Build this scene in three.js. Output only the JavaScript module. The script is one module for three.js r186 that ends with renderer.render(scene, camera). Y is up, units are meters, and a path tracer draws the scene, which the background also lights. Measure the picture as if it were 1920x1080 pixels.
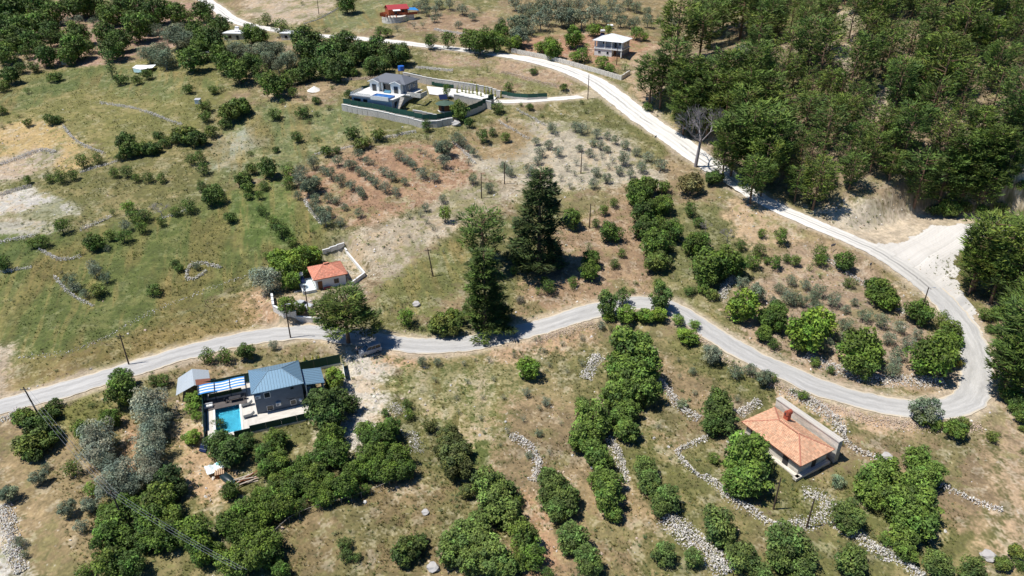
import * as THREE from 'three';
import { Sky } from 'three/addons/objects/Sky.js';
import { mergeGeometries } from 'three/addons/utils/BufferGeometryUtils.js';
import { MarchingCubes } from 'three/addons/objects/MarchingCubes.js';

// ---------------------------------------------------------------- camera, sky, sun, exposure
const scene = new THREE.Scene();
const CAM_Y = 84, PITCH = 29 * Math.PI / 180, FOCAL = 1356;           // focal length in pixels of a 1920 x 1080 frame
const camera = new THREE.PerspectiveCamera(2 * Math.atan(540 / FOCAL) * 180 / Math.PI, 16 / 9, 1, 3000);
camera.position.set(0, CAM_Y, 0);
camera.rotation.set(-PITCH, 0, 0);
const SUN = new THREE.Vector3(-0.4, 0.9, 0.08).normalize();
const sky = new Sky();
sky.scale.setScalar(4000);
sky.name = 'sky'; sky.userData.kind = 'structure';
sky.material.uniforms.sunPosition.value.copy(SUN);
sky.material.uniforms.turbidity.value = 4;
sky.material.uniforms.rayleigh.value = 0.7;
sky.material.uniforms.mieCoefficient.value = 0.004;
sky.material.uniforms.cloudCoverage.value = 0;
scene.add(sky);
scene.environmentIntensity = 0.1;
const sun = new THREE.DirectionalLight(new THREE.Color(1, 0.945, 0.86), 4.5);
sun.position.copy(SUN).multiplyScalar(500).add(new THREE.Vector3(0, 0, -180));
sun.target.position.set(0, 0, -180); scene.add(sun.target);
sun.castShadow = true; sun.shadow.mapSize.set(4096, 4096);
Object.assign(sun.shadow.camera, { left: -260, right: 260, top: 260, bottom: -260, near: 1, far: 1200 });
scene.add(sun);
const renderer = new THREE.WebGLRenderer({ antialias: true });
renderer.toneMapping = THREE.LinearToneMapping;
renderer.toneMappingExposure = 1.16;
renderer.shadowMap.enabled = true;

// ---------------------------------------------------------------- small tools
function rng(seed) { let s = seed >>> 0; return () => { s = (s + 0x6d2b79f5) | 0; let t = Math.imul(s ^ (s >>> 15), 1 | s); t = (t + Math.imul(t ^ (t >>> 7), 61 | t)) ^ t; return ((t ^ (t >>> 14)) >>> 0) / 4294967296; }; }
const NT = new Float32Array(65536); { const r = rng(77); for (let i = 0; i < 65536; i++) NT[i] = r(); }
function vnoise(x, y) {                                                // value noise, 0..1
  const xi = Math.floor(x), yi = Math.floor(y); let fx = x - xi, fy = y - yi;
  fx = fx * fx * (3 - 2 * fx); fy = fy * fy * (3 - 2 * fy);
  const a = (xi & 255), b = ((xi + 1) & 255), c = (yi & 255) << 8, d = ((yi + 1) & 255) << 8;
  const p = NT[a | c], q = NT[b | c], r = NT[a | d], s = NT[b | d];
  return p + (q - p) * fx + (r - p) * fy + (p - q - r + s) * fx * fy;
}
const fbm = (x, y) => 0.53 * vnoise(x, y) + 0.27 * vnoise(x * 2.1 + 17.3, y * 2.1 + 5.1) + 0.2 * vnoise(x * 4.3 + 3.7, y * 4.3 + 41.9);
const clamp = (v, a, b) => v < a ? a : v > b ? b : v, mix = (a, b, t) => a + (b - a) * t;
const sstep = (a, b, v) => { const t = clamp((v - a) / (b - a), 0, 1); return t * t * (3 - 2 * t); };
const lerpTable = (X, Y, v) => { if (v <= X[0]) return Y[0]; for (let i = 1; i < X.length; i++) if (v < X[i]) { return mix(Y[i - 1], Y[i], (v - X[i - 1]) / (X[i] - X[i - 1])); } return Y[Y.length - 1]; };
const used = new Map();
function numbered(n) { const k = used.get(n) || 0; used.set(n, k + 1); return k ? n + '_' + String(k).padStart(3, '0') : n; }
function mat(c, rough = 0.9, o = {}) { const m = new THREE.MeshStandardMaterial({ roughness: rough, side: THREE.DoubleSide, ...o }); if (Array.isArray(c)) m.color.setRGB(...c); else m.color.set(c); return m; }
function shadows(m) { m.castShadow = true; m.receiveShadow = true; return m; }
function plain(g) { const h = g.index ? g.toNonIndexed() : g; for (const k of Object.keys(h.attributes)) if (!['position', 'normal', 'uv'].includes(k)) h.deleteAttribute(k); if (!h.attributes.uv) h.setAttribute('uv', new THREE.BufferAttribute(new Float32Array(h.attributes.position.count * 2), 2)); return h; }
function merge(gs) { gs = [].concat(gs); return gs.length === 1 ? gs[0] : mergeGeometries(gs.map(plain)); }
function part(name, gs, m, parent) { const o = shadows(new THREE.Mesh(merge(gs), m)); o.name = name; parent.add(o); return o; }
function tag(o, label, category, group) { o.userData.label = label; o.userData.category = category; if (group) o.userData.group = group; return o; }
function thing(name, label, category, group) { const o = new THREE.Group(); o.name = numbered(name); tag(o, label, category, group); scene.add(o); return o; }
function struct(name, g, m) { const o = shadows(new THREE.Mesh(merge(g), m)); o.name = numbered(name); o.userData.kind = 'structure'; scene.add(o); return o; }
const box = (w, h, d, x = 0, y = 0, z = 0, ry = 0, rx = 0, rz = 0) => { const g = new THREE.BoxGeometry(w, h, d); if (rx) g.rotateX(rx); if (rz) g.rotateZ(rz); if (ry) g.rotateY(ry); return g.translate(x, y, z); };
function bar(a, b, r0, r1 = r0, n = 6) {                               // tapered cylinder between two points
  const A = new THREE.Vector3(...a), B = new THREE.Vector3(...b), d = B.clone().sub(A), L = d.length();
  const g = new THREE.CylinderGeometry(r1, r0, L, n, 1); g.translate(0, L / 2, 0);
  g.applyQuaternion(new THREE.Quaternion().setFromUnitVectors(new THREE.Vector3(0, 1, 0), d.normalize())); return g.translate(...a);
}
function tris(P, uvs) { const g = new THREE.BufferGeometry(); g.setAttribute('position', new THREE.Float32BufferAttribute(P.flat(), 3)); g.setAttribute('uv', new THREE.Float32BufferAttribute(uvs ? uvs.flat() : P.flatMap((p) => [p[0], p[2]]), 2)); g.computeVertexNormals(); return g; }
const quad = (a, b, c, d) => [a, b, c, a, c, d];
const sub3 = (a, b) => [a[0] - b[0], a[1] - b[1], a[2] - b[2]], add3 = (a, b, s = 1) => [a[0] + b[0] * s, a[1] + b[1] * s, a[2] + b[2] * s], len3 = (a) => Math.hypot(...a);

// ---------------------------------------------------------------- terrain heights (plan: x to the east, d = -z to the north)
const slopeD = [-80, 0, 40, 68, 97, 125, 150, 171, 210, 248, 300, 368, 480, 620, 900], slopeH = [-6, -3, -1, 0, 2, 4.2, 7.8, 12, 19, 26, 33, 42, 62, 95, 170];
const footD = [0, 90, 105, 125, 145, 160, 165, 170, 180, 193, 215, 236, 260, 279, 310, 420], footX = [118, 112, 108, 108, 116, 126, 110, 90, 80, 70, 56, 47, 58, 66, 70, 92];
function baseHeight(x, d) {
  let s = 0; for (let k = -6; k <= 6; k += 3) s += lerpTable(slopeD, slopeH, d + k * 2);
  let h = s / 5;
  const t = x - lerpTable(footD, footX, d) - (vnoise(x * .05, d * .05) - .5) * 6;
  if (t > -3) h += t < 4 ? 3 * sstep(-3, 4, t) : 3 + 0.3 * (t - 4) * (t < 40 ? .55 + .45 * (t - 4) / 36 : 1);
  h -= 0.05 * Math.max(0, -x - 40) * sstep(120, 200, d);
  h += (fbm(x * .035 + 9, d * .035) - .5) * 2.2 * sstep(20, 60, d) + (fbm(x * .16, d * .16 + 7) - .5) * .5;
  return h;
}
const GX0 = -320, GD0 = 10, GS = 0.5, GW = 1280, GH = 860;              // height field, half a metre a cell
const field = new Float32Array(GW * GH);
for (let j = 0; j < GH; j++) for (let i = 0; i < GW; i++) { if ((i | j) & 1) continue; field[j * GW + i] = baseHeight(GX0 + i * GS, GD0 + j * GS); }
for (let j = 0; j < GH; j += 2) for (let i = 1; i < GW - 1; i += 2) field[j * GW + i] = (field[j * GW + i - 1] + field[j * GW + i + 1]) / 2;
for (let j = 1; j < GH - 1; j += 2) for (let i = 0; i < GW; i++) field[j * GW + i] = (field[(j - 1) * GW + i] + field[(j + 1) * GW + i]) / 2;
function height(x, d) {
  const u = clamp((x - GX0) / GS, 0, GW - 3), v = clamp((d - GD0) / GS, 0, GH - 3);
  if (u !== (x - GX0) / GS || v !== (d - GD0) / GS) return baseHeight(x, d);
  const i = Math.floor(u), j = Math.floor(v), a = u - i, b = v - j, k = j * GW + i;
  return mix(mix(field[k], field[k + 1], a), mix(field[k + GW], field[k + GW + 1], a), b);
}
function spot(u, v) {                                                 // survey sight (photo bearing) to plan position [x, d] and ground height
  const cx = (u - 960) / FOCAL, cy = -(v - 540) / FOCAL, ry = cy * Math.cos(PITCH) - Math.sin(PITCH), rd = Math.cos(PITCH) + cy * Math.sin(PITCH);
  let t = 40, p = 40; while (t < 900 && CAM_Y + t * ry > height(t * cx, t * rd)) { p = t; t += 1.5; }
  for (let k = 0; k < 9; k++) { const m = (p + t) / 2; if (CAM_Y + m * ry > height(m * cx, m * rd)) p = m; else t = m; }
  return [t * cx, t * rd, height(t * cx, t * rd), t];
}
function inside(poly, x, y) { let c = false; for (let i = 0, j = poly.length - 1; i < poly.length; j = i++) { const [xi, yi] = poly[i], [xj, yj] = poly[j]; if ((yi > y) !== (yj > y) && x < (xj - xi) * (y - yi) / (yj - yi) + xi) c = !c; } return c; }
function edgeDist(poly, x, y) { let m = 1e9; for (let i = 0, j = poly.length - 1; i < poly.length; j = i++) { const [ax, ay] = poly[j], [bx, by] = poly[i], dx = bx - ax, dy = by - ay, t = clamp(((x - ax) * dx + (y - ay) * dy) / (dx * dx + dy * dy || 1), 0, 1); m = Math.min(m, Math.hypot(x - ax - t * dx, y - ay - t * dy)); } return m; }
const pairs = (s) => s.trim().split(/\s+/).map((q) => q.split(',').map(Number));
const plan = (s) => pairs(s).map(([u, v]) => { const p = spot(u, v); return [p[0], p[1]]; });
function pad(polyPlan, feather, hgt) {                                // level a building plot
  let h = hgt; if (h === undefined) { h = 0; for (const [x, d] of polyPlan) h += height(x, d) / polyPlan.length; }
  const xs = polyPlan.map((p) => p[0]), ds = polyPlan.map((p) => p[1]);
  for (let j = Math.floor((Math.min(...ds) - feather - GD0) / GS); j <= (Math.max(...ds) + feather - GD0) / GS; j++) for (let i = Math.floor((Math.min(...xs) - feather - GX0) / GS); i <= (Math.max(...xs) + feather - GX0) / GS; i++) {
    const x = GX0 + i * GS, d = GD0 + j * GS, w = inside(polyPlan, x, d) ? 1 : 1 - sstep(.4, feather, edgeDist(polyPlan, x, d));
    if (w > 0) field[j * GW + i] = mix(field[j * GW + i], h, w);
  }
  return h;
}

// ---------------------------------------------------------------- roads: centre lines, stamped into the terrain
function smoothLine(pts, step) {
  const c = new THREE.CatmullRomCurve3(pts.map((p) => new THREE.Vector3(p[0], 0, p[1])), false, 'centripetal'), n = Math.ceil(c.getLength() / step);
  c.arcLengthDivisions = n * 2; return c.getSpacedPoints(n).map((p) => [p.x, p.z]);
}
function roadLine(s, width) {
  const pts = smoothLine(plan(s), .8), n = pts.length, raw = pts.map(([x, d]) => height(x, d));
  const hs = raw.map((_, i) => { let a = 0, w = 0; for (let k = -22; k <= 22; k++) { const q = clamp(i + k, 0, n - 1), g = 1 - Math.abs(k) / 23; a += raw[q] * g; w += g; } return a / w; });
  return { pts, hs, width };
}
const wholeRoad = roadLine('-60,783 0,762 120,730 240,692 360,657 480,632 590,622 650,630 720,642 800,648 880,643 950,631 1030,608 1100,585 1150,572 1200,566 1245,571 1290,593 1340,628 1400,664 1480,702 1560,734 1640,757 1720,768 1778,764 1818,744 1832,708 1828,660 1806,612 1766,562 1712,515 1650,474 1590,446 1530,421 1470,394 1405,360 1375,338 1335,312 1270,265 1210,224 1160,186 1110,150 1050,126 980,109 900,97 800,85 700,75 640,69 580,65 520,57 470,48 435,36 410,17 385,0 350,-22', null);
const cutAt = (u, v) => { const p = spot(u, v); let b = 0, m = 1e9; wholeRoad.pts.forEach((q, k) => { const e = Math.hypot(q[0] - p[0], q[1] - p[1]); if (e < m) { m = e; b = k; } }); return b; };
const slice = (a, b, w) => ({ pts: wholeRoad.pts.slice(a, b + 1), hs: wholeRoad.hs.slice(a, b + 1), width: w });
const kJoin = cutAt(1600, 449), kTop = cutAt(1405, 360), kEnd = wholeRoad.pts.length - 1;
const lowerRoad = slice(0, kTop, () => 5.6), upperRoad = slice(kTop, kEnd, (t) => mix(5.6, t < .35 ? mix(7.2, 8.6, Math.sin(t / .35 * Math.PI)) : 6.2, sstep(0, .05, t)));
const spurRoad = roadLine('1600,449 1660,450 1720,440 1770,424 1825,420 1880,424 1940,430', (t) => 6 + 7.5 * Math.sin(Math.min(1, t * 1.25) * Math.PI) + 1.5);
spurRoad.pts.forEach((p, i) => { let b = 0, m = 1e9; wholeRoad.pts.forEach((q, k) => { const e = Math.hypot(q[0] - p[0], q[1] - p[1]); if (e < m) { m = e; b = k; } }); spurRoad.hs[i] = mix(wholeRoad.hs[b], spurRoad.hs[i], sstep(4, 30, m)); });
const villaDrive = roadLine('1112,178 1060,183 1010,188 960,190 925,190', () => 4);
function stamp(r, drop, reach = 6) {
  const W = new Map(); const n = r.pts.length;
  r.pts.forEach(([x, d], k) => {
    const hw = r.width(k / n) / 2, R = hw + reach;
    for (let j = Math.ceil((d - R - GD0) / GS); j <= (d + R - GD0) / GS; j++) for (let i = Math.ceil((x - R - GX0) / GS); i <= (x + R - GX0) / GS; i++) {
      if (i < 0 || j < 0 || i >= GW || j >= GH) continue;
      const q = Math.hypot(GX0 + i * GS - x, GD0 + j * GS - d); if (q > R) continue;
      const key = j * GW + i, o = W.get(key); if (!o || q - hw < o[0]) W.set(key, [q - hw, r.hs[k]]);
    }
  });
  for (const [key, [q, h]] of W) field[key] = mix(field[key], h - drop, 1 - sstep(.8, reach, q));
}
const apronPlan = plan('1500,398 1560,424 1600,446 1640,455 1690,449 1725,430 1752,410 1800,402 1870,402 1955,410 1960,450 1880,445 1815,462 1790,488 1792,525 1815,568 1838,612 1842,650 1815,612 1766,566 1712,520 1650,480 1590,452 1530,428');
stamp(villaDrive, .12, 4); stamp(spurRoad, .16); stamp(upperRoad, .12, 7); stamp(lowerRoad, .12, 6);
pad(plan('388,722 628,657 642,704 572,795 484,816 394,806'), 3);        // plot of the slate-blue house
{ // the pit of the swimming pool, a little wider than its basin
  const A0 = spot(483.8, 780), B0 = spot(565, 762), l = Math.hypot(B0[0] - A0[0], B0[1] - A0[1]), ux = (B0[0] - A0[0]) / l, ud = (B0[1] - A0[1]) / l, q = (x, z) => [A0[0] + ux * x + ud * z, A0[1] + ud * x - ux * z];
  pad([q(-7.2, -5.2), q(-2.6, -5.2), q(-2.6, 3.7), q(-7.2, 3.7)], .6, A0[2] - 2);
}
pad(plan('606,474 645,457 684,516 656,536 600,552 560,566 540,600 512,578 512,556'), 3); // plot of the white cottage
pad(plan('1388,800 1458,758 1560,832 1484,884'), 3);
pad(plan('1112,102 1166,110 1206,92 1155,84'), 3);
pad(plan('712,42 748,48 780,38 745,28'), 4);
// ---------------------------------------------------------------- ground colours (matter only: soil, grass, stubble, limestone)
const Z = (s, c, o = {}) => ({ poly: plan(s), c, ...o });
const GREEN = [104, 115, 58], OLIVE = [138, 130, 78], DRY = [158, 142, 100], SOIL = [178, 148, 120], RED = [172, 130, 100], PALE = [200, 190, 170], WHITE = [218, 212, 200], WHEAT = [206, 178, 122], BROWN = [140, 118, 84], LUSH = [90, 112, 48];
const zones = [
  Z('-60,170 120,118 290,75 400,125 430,180 375,235 340,300 200,292 120,236 -60,232', [136, 132, 74], { k: .55 }),
  Z('-40,190 60,150 160,120 330,135 420,160 300,190 160,160 40,210 -40,215', [116, 124, 68], { k: .6 }),
  Z('-60,250 60,224 115,233 150,268 196,293 140,322 85,325 88,300 -60,302', WHEAT, { k: .9 }),
  Z('-60,300 20,292 60,278 108,281 108,300 82,332 -60,352', [202, 184, 162], { k: .9 }),
  Z('-60,372 60,352 128,382 142,400 80,406 -60,406', WHITE, { k: .85 }),
  Z('-60,412 95,408 112,432 60,456 -60,462', [196, 190, 170], { k: .7 }),
  Z('90,352 200,312 345,268 362,292 372,350 250,392 150,388', [124, 120, 70], { k: .6 }),
  Z('384,300 420,222 520,188 650,205 720,252 600,286 520,332 420,345', [120, 128, 78], { k: .6 }),
  Z('400,262 470,236 500,262 430,318 396,320', [172, 174, 150], { k: .6 }),
  Z('545,330 720,270 862,262 960,300 905,350 800,395 660,422 560,380', [178, 142, 112], { k: .75 }),
  Z('860,290 960,225 1080,225 1180,260 1240,318 1240,345 1050,358 960,345 900,330', [198, 186, 162], { k: .8 }),
  Z('870,250 960,215 1000,250 960,300 900,300', [160, 138, 100], { k: .7 }),
  Z('620,442 760,402 900,330 1000,352 900,402 790,470 720,560 692,520', [194, 178, 152], { k: .8 }),
  Z('700,545 790,480 900,430 870,520 800,590 720,580', [124, 126, 72], { k: .7 }),
  Z('-60,440 150,436 250,416 420,368 520,336 612,420 585,462 500,500 430,535 300,602 180,655 -60,700', [100, 111, 54], { k: .35 }),
  Z('400,370 520,340 600,420 500,480 430,440', [96, 114, 52], { k: .4 }),
  Z('-60,690 180,650 300,600 470,542 492,615 350,655 -60,752', [140, 124, 74], { k: .5 }),
  Z('-60,650 30,640 40,690 10,740 -60,760', [190, 172, 146], { k: .8 }),
  Z('470,545 505,540 520,600 480,618', [196, 160, 126], { k: .8 }),
  Z('720,650 900,640 990,690 1010,800 960,860 880,900 800,760 740,720', [112, 124, 62], { k: .6 }),
  Z('900,660 1080,640 1230,600 1300,700 1280,800 1130,760 1000,760', [130, 124, 78], { k: .8 }),
  Z('760,688 805,684 812,770 780,762', [188, 172, 134], { k: .7 }), Z('822,684 862,682 862,800 830,770', [190, 174, 136], { k: .7 }), Z('878,684 918,682 920,830 886,820', [192, 174, 138], { k: .7 }), Z('928,690 962,690 960,760 934,760', [170, 158, 112], { k: .7 }),
  Z('632,662 700,655 724,690 716,800 690,830 600,860 600,790 640,704', [224, 214, 198], { k: .8 }),
  Z('700,655 800,650 1000,640 1100,612 1120,640 1000,668 800,676 720,690', [200, 166, 132], { k: .8 }),
  Z('960,590 1000,560 1100,540 1190,545 1240,560 1120,575 1020,600', [190, 158, 122], { k: .7 }),
  Z('1050,420 1190,370 1215,480 1240,560 1090,560 960,590 1000,480', [166, 138, 108], { k: .7 }),
  Z('1200,390 1340,380 1420,460 1440,560 1300,570 1230,500', [122, 122, 74], { k: .6 }),
  Z('1370,380 1440,360 1490,420 1500,450 1420,470 1370,430', [206, 178, 142], { k: .8 }),
  Z('1350,560 1500,460 1600,470 1740,590 1800,690 1760,730 1560,720 1400,640', [176, 152, 126], { k: .7 }),
  Z('1440,715 1560,752 1700,782 1800,785 1850,790 1840,830 1700,812 1560,790 1460,745', [208, 178, 148], { k: .8 }),
  Z('1560,830 1700,812 1860,830 1880,960 1800,1000 1700,930', [158, 136, 104], { k: .8 }),
  Z('1850,770 1900,760 1930,860 1920,1080 1860,1080 1880,960', [190, 164, 132], { k: .7 }),
  Z('1180,620 1300,700 1400,760 1390,830 1280,850 1180,740', [152, 132, 98], { k: .7 }),
  Z('960,740 1120,760 1140,900 1000,1010 900,900', [152, 132, 98], { k: .65 }),
  Z('980,930 1040,960 1060,1090 960,1090', [196, 156, 122], { k: .75 }),
  Z('1060,900 1180,900 1240,960 1200,1090 1060,1090', [164, 142, 104], { k: .7 }),
  Z('1400,820 1480,880 1560,900 1600,870 1640,930 1520,1000 1420,960', [126, 124, 72], { k: .7 }),
  Z('520,900 760,870 900,900 960,1000 960,1090 520,1090', [142, 124, 86], { k: .75 }),
  Z('-20,800 140,860 200,1000 180,1090 20,1090 -20,960', [164, 144, 104], { k: .7 }),
  Z('60,760 200,740 240,780 180,820 90,820', [130, 128, 70], { k: .6 }),
  Z('330,800 390,760 440,900 400,960 340,930', [206, 172, 132], { k: .8 }),
  Z('225,800 260,790 270,880 215,890', [186, 148, 112], { k: .8 }),
  Z('330,740 392,735 400,820 350,810', [196, 176, 140], { k: .7 }),
  Z('-40,930 8,945 40,1100 -40,1100', WHITE, { k: .95 }),
  Z('462,-10 640,-10 618,22 560,46 512,44 455,30', [204, 184, 158], { k: .9 }),
  Z('570,50 640,20 720,-5 800,-10 730,50 650,62', [128, 132, 84], { k: .7 }),
  Z('720,52 960,90 960,40 880,10 800,30', [170, 142, 112], { k: .7 }),
  Z('780,92 1000,118 1090,150 1080,182 940,150 800,122', [188, 160, 130], { k: .75 }),
  Z('800,122 940,150 1060,180 1040,160 900,128', [138, 136, 84], { k: .6 }),
  Z('960,70 1110,60 1240,70 1260,130 1160,130 970,100', [186, 142, 112], { k: .8 }),
  Z('960,-10 1300,-10 1250,60 960,60', [150, 132, 92], { k: .7 }),
  Z('1160,120 1230,80 1290,110 1240,180 1190,190', [196, 168, 138], { k: .7 }),
  Z('20,20 400,0 420,60 240,120 60,130', [182, 148, 126], { k: .7 }),
  Z('1240,100 1930,-20 1930,400 1500,380 1300,280', [150, 132, 106], { k: .6 }),
  Z('1175,185 1215,195 1260,235 1310,275 1300,290 1240,240 1190,205', [206, 190, 166], { k: .9 }),
  Z('1520,392 1570,380 1640,376 1710,392 1722,440 1650,456 1590,444', [220, 206, 182], { k: .3 }),
  Z('1840,20 1880,10 1890,60 1850,90 1825,80', WHITE, { k: .9 }), Z('1555,85 1600,85 1600,130 1560,145', [210, 190, 172], { k: .9 }), Z('1560,20 1610,20 1600,70 1570,60', [205, 186, 160], { k: .85 }),
  Z('1640,160 1670,150 1680,220 1640,210', [205, 190, 170], { k: .8 }), Z('1780,200 1860,210 1930,270 1930,400 1880,350 1800,260', [205, 190, 160], { k: .6 }),
  Z('515,565 560,545 640,540 690,520 660,560 620,600 560,600', [214, 194, 166], { k: .9 }),
  Z('608,476 644,462 682,514 640,530 620,500', [206, 196, 176], { k: .95 }),
];
for (const z of zones) { const xs = z.poly.map((p) => p[0]), ds = z.poly.map((p) => p[1]); z.b = [Math.min(...xs) - 3, Math.max(...xs) + 3, Math.min(...ds) - 3, Math.max(...ds) + 3]; }
// distance to the roads, coarse grid, for the gravel verge
const RD = new Float32Array(640 * 430).fill(99);
for (const r of [lowerRoad, upperRoad, spurRoad, villaDrive]) r.pts.forEach(([x, d], k) => { const hw = r.width(k / r.pts.length) / 2; for (let j = -12; j <= 12; j++) for (let i = -12; i <= 12; i++) { const a = Math.round(x - GX0) + i, b = Math.round(d - GD0) + j; if (a < 0 || b < 0 || a >= 640 || b >= 430) continue; const q = Math.hypot(GX0 + a - x, GD0 + b - d) - hw; if (q < RD[b * 640 + a]) RD[b * 640 + a] = q; } });
function roadDist(x, d) { const u = x - GX0, v = d - GD0; if (u < 0 || v < 0 || u >= 638 || v >= 428) return 99; const i = Math.floor(u), j = Math.floor(v), a = u - i, b = v - j, k = j * 640 + i; return mix(mix(RD[k], RD[k + 1], a), mix(RD[k + 640], RD[k + 641], a), b); }
const tmpC = [0, 0, 0];
function groundColour(x, d, out = tmpC) {
  const n1 = fbm(x * .045, d * .045), n2 = fbm(x * .22 + 31, d * .22), n3 = fbm(x * .9, d * .9 + 13), n4 = vnoise(x * 3.7, d * 3.7);
  const wx = x + (n2 - .5) * 5 + (n3 - .5) * 2, wd = d + (fbm(x * .22, d * .22 + 77) - .5) * 5 + (n3 - .5) * 2;
  const g = sstep(.38, .6, n1 + (n2 - .5) * .35);
  let R = mix(164, 122, g), G = mix(142, 120, g), B = mix(108, 70, g), k = .75;
  for (const z of zones) if (wx > z.b[0] && wx < z.b[1] && wd > z.b[2] && wd < z.b[3]) {
    const e = edgeDist(z.poly, wx, wd) * (inside(z.poly, wx, wd) ? 1 : -1) + (n3 - .5) * 5 + (n4 - .5) * 2.5, w = sstep(-2.2, 2.2, e);
    if (w > 0) { R = mix(R, z.c[0], w); G = mix(G, z.c[1], w); B = mix(B, z.c[2], w); k = mix(k, z.k, w); }
  }
  // mottling: soil, dry straw, green herbs, limestone
  const grassy = G > R ? 1 : 0, m = k;
  let t = sstep(.5, .72, n2 + (n3 - .5) * .6) * .55 * m; R = mix(R, 182, t); G = mix(G, 156, t); B = mix(B, 122, t);
  t = sstep(.55, .7, fbm(x * .13 + 61, d * .13 + 3) + (n3 - .5) * .5) * .6 * m; R = mix(R, 108, t); G = mix(G, 112, t); B = mix(B, 62, t);
  t = sstep(.6, .75, fbm(x * .5 + 11, d * .5 + 93) + (n4 - .5) * .3) * .5 * m; R = mix(R, 214, t); G = mix(G, 204, t); B = mix(B, 184, t);
  if (grassy) { // mown streaks across the field
    const s = fbm((d * .95 - x * .3) * .07, (x * .95 + d * .3) * .75), s2 = fbm((d * .95 - x * .3) * .04 + 40, (x * .95 + d * .3) * .2 + 8);
    t = sstep(.52, .75, s) * .5; R = mix(R, 168, t); G = mix(G, 148, t); B = mix(B, 92, t);
    t = sstep(.48, .7, s2) * .5; R = mix(R, 142, t); G = mix(G, 122, t); B = mix(B, 74, t);
    t = sstep(.6, .8, fbm(x * .03 + 5, d * .03 + 5)) * .5; R = mix(R, 84, t); G = mix(G, 104, t); B = mix(B, 46, t);
  }
  t = sstep(.8, .92, vnoise(x * 2.3 + 5, d * 2.3) * .6 + vnoise(x * 5.1, d * 5.1 + 9) * .4) * .75 * (grassy ? .35 : 1) * sstep(.35, .6, fbm(x * .09 + 21, d * .09)); R = mix(R, 226, t); G = mix(G, 218, t); B = mix(B, 204, t);
  t = sstep(.72, .86, vnoise(x * 1.7 + 55, d * 1.7 + 8) * .6 + vnoise(x * 4.3 + 2, d * 4.3 + 19) * .4) * .45; R = mix(R, 84, t); G = mix(G, 92, t); B = mix(B, 48, t);
  const q = roadDist(x, d) + (n2 - .5) * 2.4 + (n3 - .5) * 1.2;
  t = 1 - sstep(.3, 2.6, q); if (t > 0) { R = mix(R, 212, t * .85); G = mix(G, 194, t * .85); B = mix(B, 168, t * .85); }
  const f = 1 + (n3 - .5) * .34 + (n4 - .5) * .22 + (n2 - .5) * .16;
  out[0] = R * f; out[1] = G * f; out[2] = B * f; return out;
}
function groundTexture(x0, x1, d0, d1, w, h) {
  const a = new Uint8Array(w * h * 4), c = [0, 0, 0];
  for (let j = 0; j < h; j++) for (let i = 0; i < w; i++) { groundColour(x0 + (i + .5) / w * (x1 - x0), d0 + (j + .5) / h * (d1 - d0), c); const k = (j * w + i) * 4; a[k] = clamp(c[0] * GROUND_TONE, 0, 250); a[k + 1] = clamp(c[1] * GROUND_TONE, 0, 250); a[k + 2] = clamp(c[2] * GROUND_TONE, 0, 250); a[k + 3] = 255; }
  const t = new THREE.DataTexture(a, w, h, THREE.RGBAFormat); t.colorSpace = THREE.SRGBColorSpace; t.magFilter = THREE.LinearFilter; t.minFilter = THREE.LinearFilter; t.needsUpdate = true; return t;
}
const GROUND_TONE = .86;
const bumpTex = (() => { const n = 512, a = new Uint8Array(n * n * 4); for (let j = 0; j < n; j++) for (let i = 0; i < n; i++) { const v = 255 * clamp(.2 + .9 * (.5 * vnoise(i / 4, j / 4) + .5 * vnoise(i / 16, j / 16)), 0, 1), k = (j * n + i) * 4; a[k] = a[k + 1] = a[k + 2] = v; a[k + 3] = 255; } const t = new THREE.DataTexture(a, n, n); t.wrapS = t.wrapT = THREE.RepeatWrapping; t.magFilter = THREE.LinearFilter; t.needsUpdate = true; return t; })();
function sheet(name, x0, x1, d0, d1, step, tw, th, sink) {
  const nx = Math.round((x1 - x0) / step), nd = Math.round((d1 - d0) / step), pos = new Float32Array((nx + 1) * (nd + 1) * 3), uv = new Float32Array((nx + 1) * (nd + 1) * 2), idx = [];
  for (let j = 0, k = 0; j <= nd; j++) for (let i = 0; i <= nx; i++, k++) {
    const x = x0 + (x1 - x0) * i / nx, d = d0 + (d1 - d0) * j / nd, q = roadDist(x, d);
    let h = height(x, d) + (q > .6 ? (fbm(x * .7, d * .7) - .5) * .28 * Math.min(1, (q - .6) / 2) : 0);
    if (j < sink) h -= .25;
    pos[k * 3] = x; pos[k * 3 + 1] = h; pos[k * 3 + 2] = -d; uv[k * 2] = i / nx; uv[k * 2 + 1] = j / nd;
    if (i < nx && j < nd) idx.push(k, k + 1, k + nx + 1, k + 1, k + nx + 2, k + nx + 1);
  }
  const g = new THREE.BufferGeometry(); g.setAttribute('position', new THREE.BufferAttribute(pos, 3)); g.setAttribute('uv', new THREE.BufferAttribute(uv, 2)); g.setIndex(idx); g.computeVertexNormals();
  const b = bumpTex.clone(); b.repeat.set((x1 - x0) / 14, (d1 - d0) / 14); b.needsUpdate = true;
  return struct(name, g, mat([1, 1, 1], 1, { map: groundTexture(x0, x1, d0, d1, tw, th), bumpMap: b, bumpScale: .08 }));
}
sheet('ground', -150, 150, 30, 151, .7, 2048, 826, 0);
sheet('hillside_ground', -250, 250, 149.6, 301, 1, 2048, 620, 1);
sheet('upper_hillside_ground', -300, 300, 299.4, 420, 1.5, 2048, 412, 1);
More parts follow.
